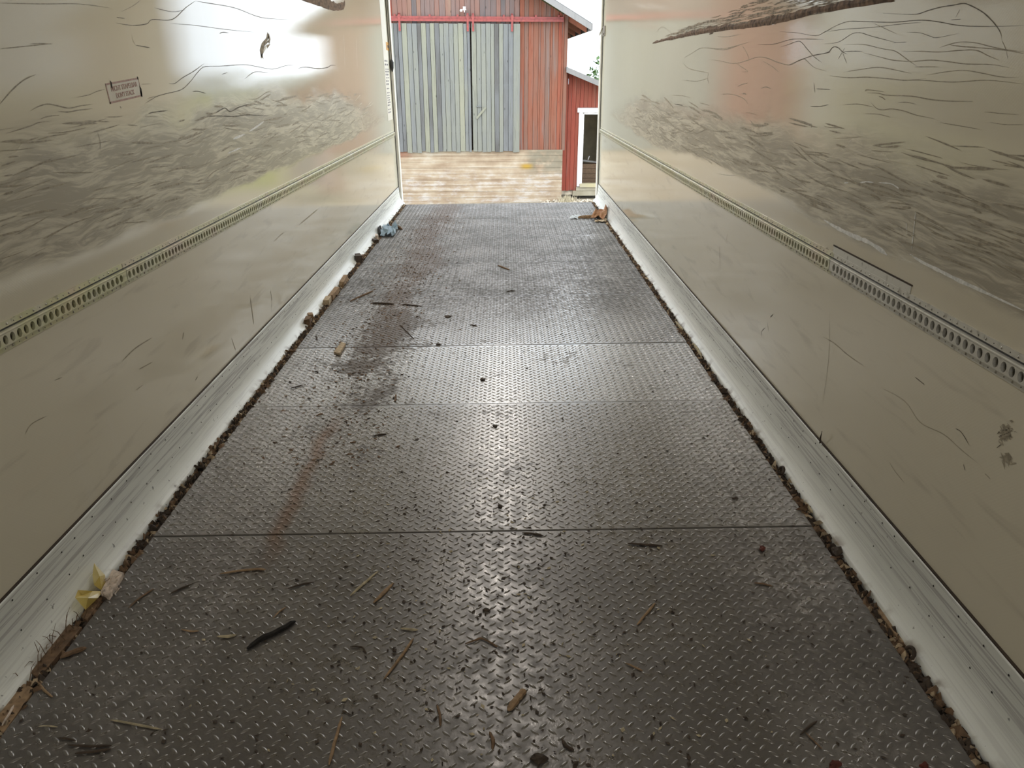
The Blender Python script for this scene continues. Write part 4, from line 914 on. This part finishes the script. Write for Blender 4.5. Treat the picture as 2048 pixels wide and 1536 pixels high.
stick('twig', 'bent dark twig like a hook on the near plate left of centre', 'twig', [(700,1294),(718,1294),(726,1296),(733,1308)], 4, 'w_dark')
b_ = stick('bark_chip', 'orange brown bark chip near the middle of the bottom edge', 'chip', [(1016,1422),(1030,1404),(1042,1390),(1050,1380)], 14, 'w_tan', 0.010)
stick('straw_stalk', 'short tan stalk slanting on the near plate right of centre', 'straw', [(1274,1250),(1292,1228),(1310,1206)], 5.5, 'w_tan', 0.004)
stick('wood_splinter', 'dark splinter lying level just below the nearest plate joint at centre', 'splinter', [(1044,1066),(1065,1068),(1087,1072)], 5, 'w_dark')
stick('twig', 'forked dark twig in the centre of the near plate', 'twig', [(930,1288),(950,1281),(962,1277),(980,1285),(995,1294)], 4, 'w_brown')
stick('wood_splinter', 'thin tan splinter right of the forked dark twig', 'splinter', [(1251,1326),(1268,1334),(1286,1342)], 4, 'w_tan')
stick('bark_strip', 'upright brown bark strip low on the near plate left of the orange chip', 'bark', [(874,1410),(880,1430),(881,1452)], 6, 'w_brown')
stick('bark_strip', 'narrow brown bark strip just below and left of the orange chip', 'bark', [(979,1464),(986,1480),(985,1499)], 7, 'w_brown')
lump('bark_lump', 'dark bark lump at the bottom edge below the orange chip', 'bark', 1076, 1519, 17, 8, 0.012, 'w_dark')
stick('bark_strip', 'curled dark bark strip at the bottom edge right of the orange chip', 'bark', [(1124,1478),(1133,1493),(1148,1500)], 7, 'w_dark')
stick('bark_strip', 'long dark bark smear below the nearest joint at right of centre', 'bark', [(1255,1087),(1290,1090),(1325,1092)], 5, 'w_dark')
lump('bark_lump', 'small round red brown lump below the nearest joint at far right', 'bark', 1524, 1098, 6, 5, 0.009, 'red_bark')
lump('bark_lump', 'dark red brown lump at the bottom edge right of centre', 'bark', 1668, 1532, 13, 9, 0.012, 'red_bark')
lump('bark_lump', 'dark red brown lump at the bottom right corner of the floor', 'bark', 1848, 1533, 9, 6, 0.010, 'red_bark')
stick('twig', 'thin straight twig lying slantwise near the bottom right', 'twig', [(1611,1465),(1627,1481),(1644,1498)], 3, 'w_brown')
stick('twig', 'dark crossed twig lying above the thin straight one at bottom right', 'twig', [(1600,1470),(1615,1456),(1634,1442)], 5, 'w_dark')
stick('twig', 'brown twig lying level on the near plate at far right', 'twig', [(1508,1166),(1526,1168),(1545,1173)], 4, 'w_brown')
block('wood_block', 'small sawn light brown block on the middle plates at left', 'wood', [(668,708),(680,711),(692,690),(683,688)], 0.014, 'w_pale')
lump('wood_chip', 'small black chip on the plate beyond the sawn light brown block', 'chip', 896, 633, 6, 2.4, 0.008, 'w_dark')
lump('wood_chip', 'small black chip at the joint right of the sawn light brown block', 'chip', 877, 689, 6, 2, 0.006, 'w_dark')
stick('twig', 'thin dark twig slanting on the plate above the sawn block', 'twig', [(799,649),(812,662),(828,678)], 2, 'w_dark')
stick('stick', 'dark straight stick lying level beyond the sawn block at left', 'stick', [(741,607),(765,608),(788,609)], 3.2, 'w_dark', 0.01)
stick('stick', 'thin dark stick lying end to end right of the other level stick', 'stick', [(804,610),(822,611),(844,613)], 2.5, 'w_dark', 0.008)
stick('stick', 'dark slanting stick left of the two level sticks', 'stick', [(700,603),(722,593),(747,582)], 3.2, 'w_brown', 0.01)
stick('twig', 'tapering dark twig just before the far floor joint in the middle', 'twig', [(996,531),(1006,535),(1019,540)], 4, 'w_brown')
stick('twig', 'tiny dark twig on the middle plate below the tapering one', 'twig', [(1013,584),(1022,582),(1031,582)], 2.5, 'w_dark')
stick('wood_chip', 'tiny dark chip lying level in the middle of the floor', 'chip', [(940,650),(947,651),(955,653)], 3, 'w_dark')
stick('twig', 'short dark twig on the darker plate left of centre', 'twig', [(745,873),(758,870),(773,868)], 4, 'w_dark')
stick('twig', 'short dark twig on the bright plate at left', 'twig', [(581,777),(593,774),(606,770)], 3.5, 'w_dark')
stick('twig', 'tiny black twig beside the left plate edge in mid distance', 'twig', [(632,671),(633,676),(634,681)], 3.5, 'w_dark')
stick('twig', 'small brown twig at the joint above the darker plate', 'twig', [(792,789),(791,796),(790,803)], 4, 'w_brown')
lump('bark_crumb', 'dark crumb in the bright streak of the darker plate', 'bark', 990, 853, 5, 3, 0.006, 'w_dark')
lump('bark_crumb', 'dark crumb in the middle of the bright plate', 'bark', 966, 759, 5, 2, 0.006, 'w_dark')
lump('bark_crumb', 'dark crumb in the bright streak above the nearest joint', 'bark', 1000, 1013, 4, 3, 0.007, 'w_dark')
lump('bark_crumb', 'dark crumb in the bright streak of the nearest plate', 'bark', 972, 1221, 7, 3, 0.006, 'w_dark')
lump('bark_crumb', 'dark crumb beside the right plate edge above the nearest joint', 'bark', 1471, 997, 6, 2, 0.006, 'w_dark')

# wood wedged in the gaps beside the plates
GX = (-HW+0.07, XL)
block('wood_batten', 'long brown slat end wedged in the left floor gap below the yellow scrap', 'wood', [(58,1352),(82,1362),(166,1262),(140,1257)], 0.016, 'w_brown', -0.012)
block('wood_batten', 'light tan slat wedged in the left floor gap at the frame edge', 'wood', [(-12,1440),(8,1476),(72,1385),(50,1374)], 0.014, 'w_tan', -0.012)
stick('wood_splinter', 'white bleached splinter lying on the light tan slat at far left', 'splinter', [(4,1452),(16,1432),(28,1410)], 5, 'w_white', 0.004, 0.004)
block('wood_batten', 'narrow dark brown slat in the left gap between the scrap and the slat end', 'wood', [(163,1240),(176,1247),(212,1196),(200,1190)], 0.014, 'w_brown', -0.012)
sp = block('split_wood', 'white frayed piece of split wood beside the yellow plastic scrap', 'wood', [(203,1196),(220,1204),(250,1156),(228,1149)], 0.022, 'w_white', -0.006)
fz = MB()
for k in range(16):
    a = on_floor(rnd.uniform(205, 240), rnd.uniform(1155, 1195), 0.012); e = a+Vector((rnd.uniform(-.02, .02), rnd.uniform(-.03, .03), rnd.uniform(0.005, 0.02))); fz.tube([a, (a+e)/2+Vector((0, 0, .003)), e], [0.0022, 0.0018, 0.0006], 4)
fz.build('frayed_fibre', M['w_white'], sp)
block('wood_batten', 'pale flat slat lying in the right floor gap near the bottom right', 'wood', [(1749,1222),(1758,1218),(1813,1288),(1803,1294)], 0.012, 'w_tan', -0.013)
lump('wood_chip', 'dark chip beside the right plate edge above the pale flat slat', 'chip', 1672, 1105, 11, 9, 0.014, 'w_dark')
stick('twig', 'pale twig in the right floor gap near the nearest joint', 'twig', [(1609,1004),(1618,1016),(1625,1026)], 5, 'straw', 0.008)
stick('bark_strip', 'pale curved bark strip in the right floor gap beside the middle plates', 'bark', [(1351,643),(1358,653),(1366,660)], 4, 'straw', 0.012)
stick('bark_strip', 'longer pale curved bark strip in the right gap beside the bright plate', 'bark', [(1385,687),(1395,700),(1403,715)], 5, 'straw', 0.012)
def ring(name, label, px, py, rad, mat):
    c = on_floor(px, py, 0.0); b = MB(); pts = [c+Vector((rad*0.5*sin(a), -rad*0.9*cos(a), 0.004+rad*max(0, sin(a))*0.9)) for a in np.linspace(-0.3, pi+0.2, 9)]
    return tag(b.tube(pts, [0.003]+[0.0055]*7+[0.003], 6).build(name, M[mat], smooth=True), label, 'bark', 'curled bark in the right gap')
ring('curled_bark', 'dark curled bark loop in the right gap beside the dark plate', 1560, 946, 0.022, 'w_dark')
ring('curled_bark', 'dark curled bark loop in the right gap below the pale flat slat', 1816, 1311, 0.020, 'w_dark')
lump('pale_flake', 'white flake beside the lower dark curled bark loop', 'chip', 1826, 1316, 5, 6, 0.012, 'w_white', 0.0)
tw = MB(); a = on_wall(1640, 886, HW-0.012); tw.tube([a, on_wall(1641, 876, HW-0.02), on_wall(1644, 862, HW-0.016)], [0.003, 0.003, 0.001], 5)
tag(tw.build('twig', M['w_dark']), 'dark twig stuck upright on top of the right scuff plate', 'twig')
def gapwood(px, py, L, W_, Hh, mat, label, yaw=0.0, tilt=0.0, name='wood_offcut'):
    c = on_floor(px, py, 0.0); b = MB(); b.box((-W_/2, -L/2, 0), (W_/2, L/2, Hh)); 
    v = [(x+rnd.uniform(-.004, .004), y+rnd.uniform(-.012, .012), z+rnd.uniform(-.003, .003)*(z > 0)) for x, y, z in b.v]; b.v = v
    o = b.build(name, M[mat]); o.location = (c.x, c.y, -0.008); o.rotation_euler = (tilt, 0, yaw); return tag(o, label, 'wood', 'wood litter on the floor')
gapwood(616, 648, 0.07, 0.035, 0.05, 'w_brown', 'squat brown offcut standing in the left gap beside the plate with the chips', 0.1)
gapwood(622, 637, 0.05, 0.03, 0.04, 'w_tan', 'tan split offcut just beyond the squat brown one in the left gap', 0.4)
gapwood(655, 606, 0.10, 0.04, 0.045, 'w_pale', 'pale sawn offcut with a light end in the left gap', 0.05)
gapwood(668, 591, 0.22, 0.035, 0.04, 'w_tan', 'long tan offcut behind the pale sawn one in the left gap', 0.0)
gapwood(688, 566, 0.20, 0.035, 0.045, 'w_tan', 'long tan batten end in the left gap beside the slanting stick', 0.03, 0.04)
gapwood(717, 522, 0.12, 0.05, 0.06, 'w_dark', 'black lumpy offcut in the left gap before the far brown dirt', 0.3)
gapwood(722, 516, 0.10, 0.03, 0.03, 'w_brown', 'small brown offcut behind the black lumpy one in the left gap', -0.3)
gapwood(754, 478, 0.10, 0.03, 0.05, 'w_white', 'white chip of wood in the left gap in front of the blue plastic', 0.2)
gapwood(750, 484, 0.08, 0.04, 0.035, 'w_dark', 'dark offcut in the left gap before the white chip', 0.5)

# crumpled sheets
def sheet(name, label, cat, outline, hgt, mat, parent=None, nx=9, ny=6, z=0.003, k=1.0):
    """crumpled sheet over a pixel quadrilateral (near-left, near-right, far-right, far-left)"""
    q = [on_floor(a, b, z) for a, b in outline]; b = MB(); v = []
    for j in range(ny+1):
        for i in range(nx+1):
            u, w_ = i/nx, j/ny; p = (q[0]*(1-u)+q[1]*u)*(1-w_)+(q[3]*(1-u)+q[2]*u)*w_
            e = min(u, 1-u, w_, 1-w_)*2; p = p+Vector((rnd.gauss(0, .012)*k, rnd.gauss(0, .015)*k, hgt*(0.15+abs(rnd.gauss(0, .5))+.5*abs(sin(7*u+3*w_))*e)))
            v.append(p)
    f = [(j*(nx+1)+i, j*(nx+1)+i+1, (j+1)*(nx+1)+i+1, (j+1)*(nx+1)+i) for j in range(ny) for i in range(nx)]
    o = b.add(v, f).build(name, M[mat], parent, fix=False)
    return tag(o, label, cat) if label else o
def film(name, c, trans):
    t = NT(name); t.set(c, 0.45, 0, 0.4); t.p.inputs['Transmission Weight'].default_value = trans; t.p.inputs['IOR'].default_value = 1.2; return t.m
M['blue_film'] = film('blue_grey_plastic_film', (0.33, 0.43, 0.50), 0.25); M['clear_film'] = film('clear_plastic_film', (0.75, 0.80, 0.82), 0.5); M['yellow_film'] = film('yellow_plastic_film', (0.72, 0.56, 0.16), 0.35)
M['rust_bark'] = wood('rust_brown_bark', (0.34, 0.17, 0.075))
bp = sheet('plastic_sheet', 'crumpled blue grey plastic sheet in the left far corner by the scuff plate', 'plastic', [(762,474),(788,474),(797,458),(768,452)], 0.05, 'blue_film')
lump('bark_lump', 'dark lump under the blue grey plastic sheet in the left gap', 'bark', 760, 466, 5, 8, 0.06, 'char', -0.01)
stick('stick', 'weathered grey brown stick lying behind the blue plastic sheet', 'stick', [(777,455),(790,456),(804,459)], 8, 'w_brown', 0.035)
dw = stick('driftwood_stick', 'split brown stick pointing inward near the right far end of the floor', 'stick', [(1155,436),(1175,436),(1195,434),(1212,430)], 6, 'w_tan', 0.03)
lv = sheet('bark_sheet', 'large curled rust brown bark piece against the right scuff plate at the far end', 'bark', [(1180,439),(1212,441),(1215,422),(1194,428)], 0.075, 'rust_bark', None, 6, 4, 0.012, 0.25)
sheet('bark_sheet', 'pale underside of split bark in front of the rust brown bark piece', 'bark', [(1190,444),(1212,445),(1213,440),(1188,440)], 0.02, 'w_pale', None, 6, 3, 0.004, 0.4)
sheet('plastic_sheet', 'thin clear plastic strip lying left of the split brown stick', 'plastic', [(1140,438),(1156,438),(1160,431),(1146,432)], 0.015, 'clear_film', None, 6, 4)
# folded yellow scrap standing against the left scuff plate
ys = MB()
def yp(a, b, x): return on_wall(a, b, x)
lobe1 = [yp(188,1126,-1.20), yp(210,1150,-1.175), yp(212,1170,-1.155), yp(204,1182,-1.15), yp(188,1170,-1.165), yp(185,1150,-1.19), yp(199,1152,-1.160)]
ys.add(lobe1, [(0,1,6), (1,2,6), (2,3,6), (3,4,6), (4,5,6), (5,0,6)])
lobe2 = [yp(150,1195,-1.185), yp(156,1180,-1.19), yp(185,1182,-1.165), yp(206,1182,-1.145), yp(196,1196,-1.135), yp(171,1220,-1.15), yp(176,1196,-1.145), yp(165,1190,-1.185)]
ys.add(lobe2, [(0,1,7), (1,2,7), (2,3,6), (3,4,6), (4,5,6), (5,0,6), (0,7,6), (7,2,6)])
tag(ys.build('plastic_scrap', M['yellow_film'], fix=False), 'folded translucent yellow plastic scrap standing against the left scuff plate', 'plastic')

# loose bark crumbs, straw bits and dust along the gaps and over the plates: more than anyone could count
def flakes(name, n, pick, mat, label, smin, smax, hmax, cat='debris'):
    b = MB()
    for k in range(n):
        x, y, z = pick(); a = rnd.uniform(0, pi); L = rnd.uniform(smin, smax); W_ = L*rnd.uniform(.15, .7); ca, sa = cos(a), sin(a); h = rnd.uniform(.15, 1)*hmax
        v = [(x+ca*L-sa*0, y+sa*L, z), (x-sa*W_, y+ca*W_, z), (x-ca*L, y-sa*L, z), (x+sa*W_, y-ca*W_, z), (x+rnd.uniform(-.3, .3)*L, y+rnd.uniform(-.3, .3)*L, z+h)]
        b.add(v, [(0, 1, 4), (1, 2, 4), (2, 3, 4), (3, 0, 4)])
    return tag(b.build(name, M[mat], fix=False), label, cat, kind='stuff')
def gap_l(): return (rnd.uniform(-1.166, XL+0.004)-0.002, rnd.uniform(1.3, YF), rnd.uniform(-0.014, -0.002))
def gap_r(): return (rnd.uniform(XR-0.002, 1.164), rnd.uniform(1.1, YF), rnd.uniform(-0.014, -0.002))
for nm, pk, side in (('left', gap_l, 'left'), ('right', gap_r, 'right')):
    flakes('bark_debris', 1500, pk, 'w_dark', 'dark bark crumbs packed into the gap along the %s scuff plate' % side, 0.006, 0.022, 0.018)
    flakes('chip_debris', 620, pk, 'w_brown', 'brown wood crumbs packed into the gap along the %s scuff plate' % side, 0.006, 0.028, 0.022)
    flakes('straw_debris', 260, pk, 'w_pale', 'pale wood shavings in the gap along the %s scuff plate' % side, 0.006, 0.026, 0.020)
def strip():
    y = rnd.uniform(2.6, 8.6); return (rnd.gauss(-0.68, 0.15)-0.04*sin(y*2), y, 0.0022)
def anywhere():
    y = 1.15*(YF/1.15)**rnd.random(); return (rnd.uniform(XL+.02, XR-.02), y, 0.0022)
def middle():
    return (rnd.gauss(0.05, 0.33), rnd.uniform(1.15, 2.6), 0.0022)
flakes('bark_crumbs', 1300, strip, 'w_brown', 'brown bark crumbs strewn in a strip left of the floor middle', 0.003, 0.015, 0.005)
flakes('dark_crumbs', 320, strip, 'w_dark', 'dark bark crumbs strewn in a strip left of the floor middle', 0.003, 0.015, 0.006)
flakes('scattered_crumbs', 900, anywhere, 'w_dark', 'tiny dark crumbs scattered thinly all over the floor plates', 0.002, 0.009, 0.004)
flakes('near_crumbs', 480, middle, 'w_dark', 'small dark bark crumbs around the middle of the nearest plates', 0.002, 0.010, 0.005)
flakes('straw_bits', 260, middle, 'straw', 'tiny straw bits around the middle of the nearest plates', 0.002, 0.010, 0.003)
# rootlets and hair-thin stalks sticking up from the left gap
rt = MB()
for k in range(26):
    a = on_floor(rnd.uniform(62, 150), 0, 0) if False else on_floor(*rnd.choice([(70, 1335), (95, 1305), (120, 1280), (140, 1262)]), 0.0) + Vector((rnd.uniform(-.02, .02), rnd.uniform(-.05, .05), 0)); d = Vector((rnd.uniform(-.01, .05), rnd.uniform(-.05, .05), rnd.uniform(.01, .07)))
    rt.tube([a, a+d*.5+Vector((0, 0, .012)), a+d], [0.0011, 0.0009, 0.0004], 4)
tag(rt.build('rootlets', M['w_brown'], fix=False), 'hair thin rootlets sticking out of the left gap below the yellow scrap', 'debris', kind='stuff')

# housings for the added, unseen fill lamps
for k, (lx, ly) in enumerate(FILL_LAMPS):
    t = empty('added_fill_light', (lx, ly, H)); tag(t, ('added unseen fill light under the roof nearest the camera', 'added unseen fill light under the roof second from the camera', 'added unseen fill light under the roof third from the camera', 'added unseen fill light under the roof next to the rear opening', 'added unseen fill light under the roof behind the camera')[k], 'lamp', 'added roof fill lights')
    MB().box((-0.07, -0.63, -0.03), (0.07, 0.63, -0.0005)).build('housing', M['white'], t)
    MB().box((-0.06, -0.61, -0.036), (0.06, 0.61, -0.03)).build('diffuser', M['label_w'], t)
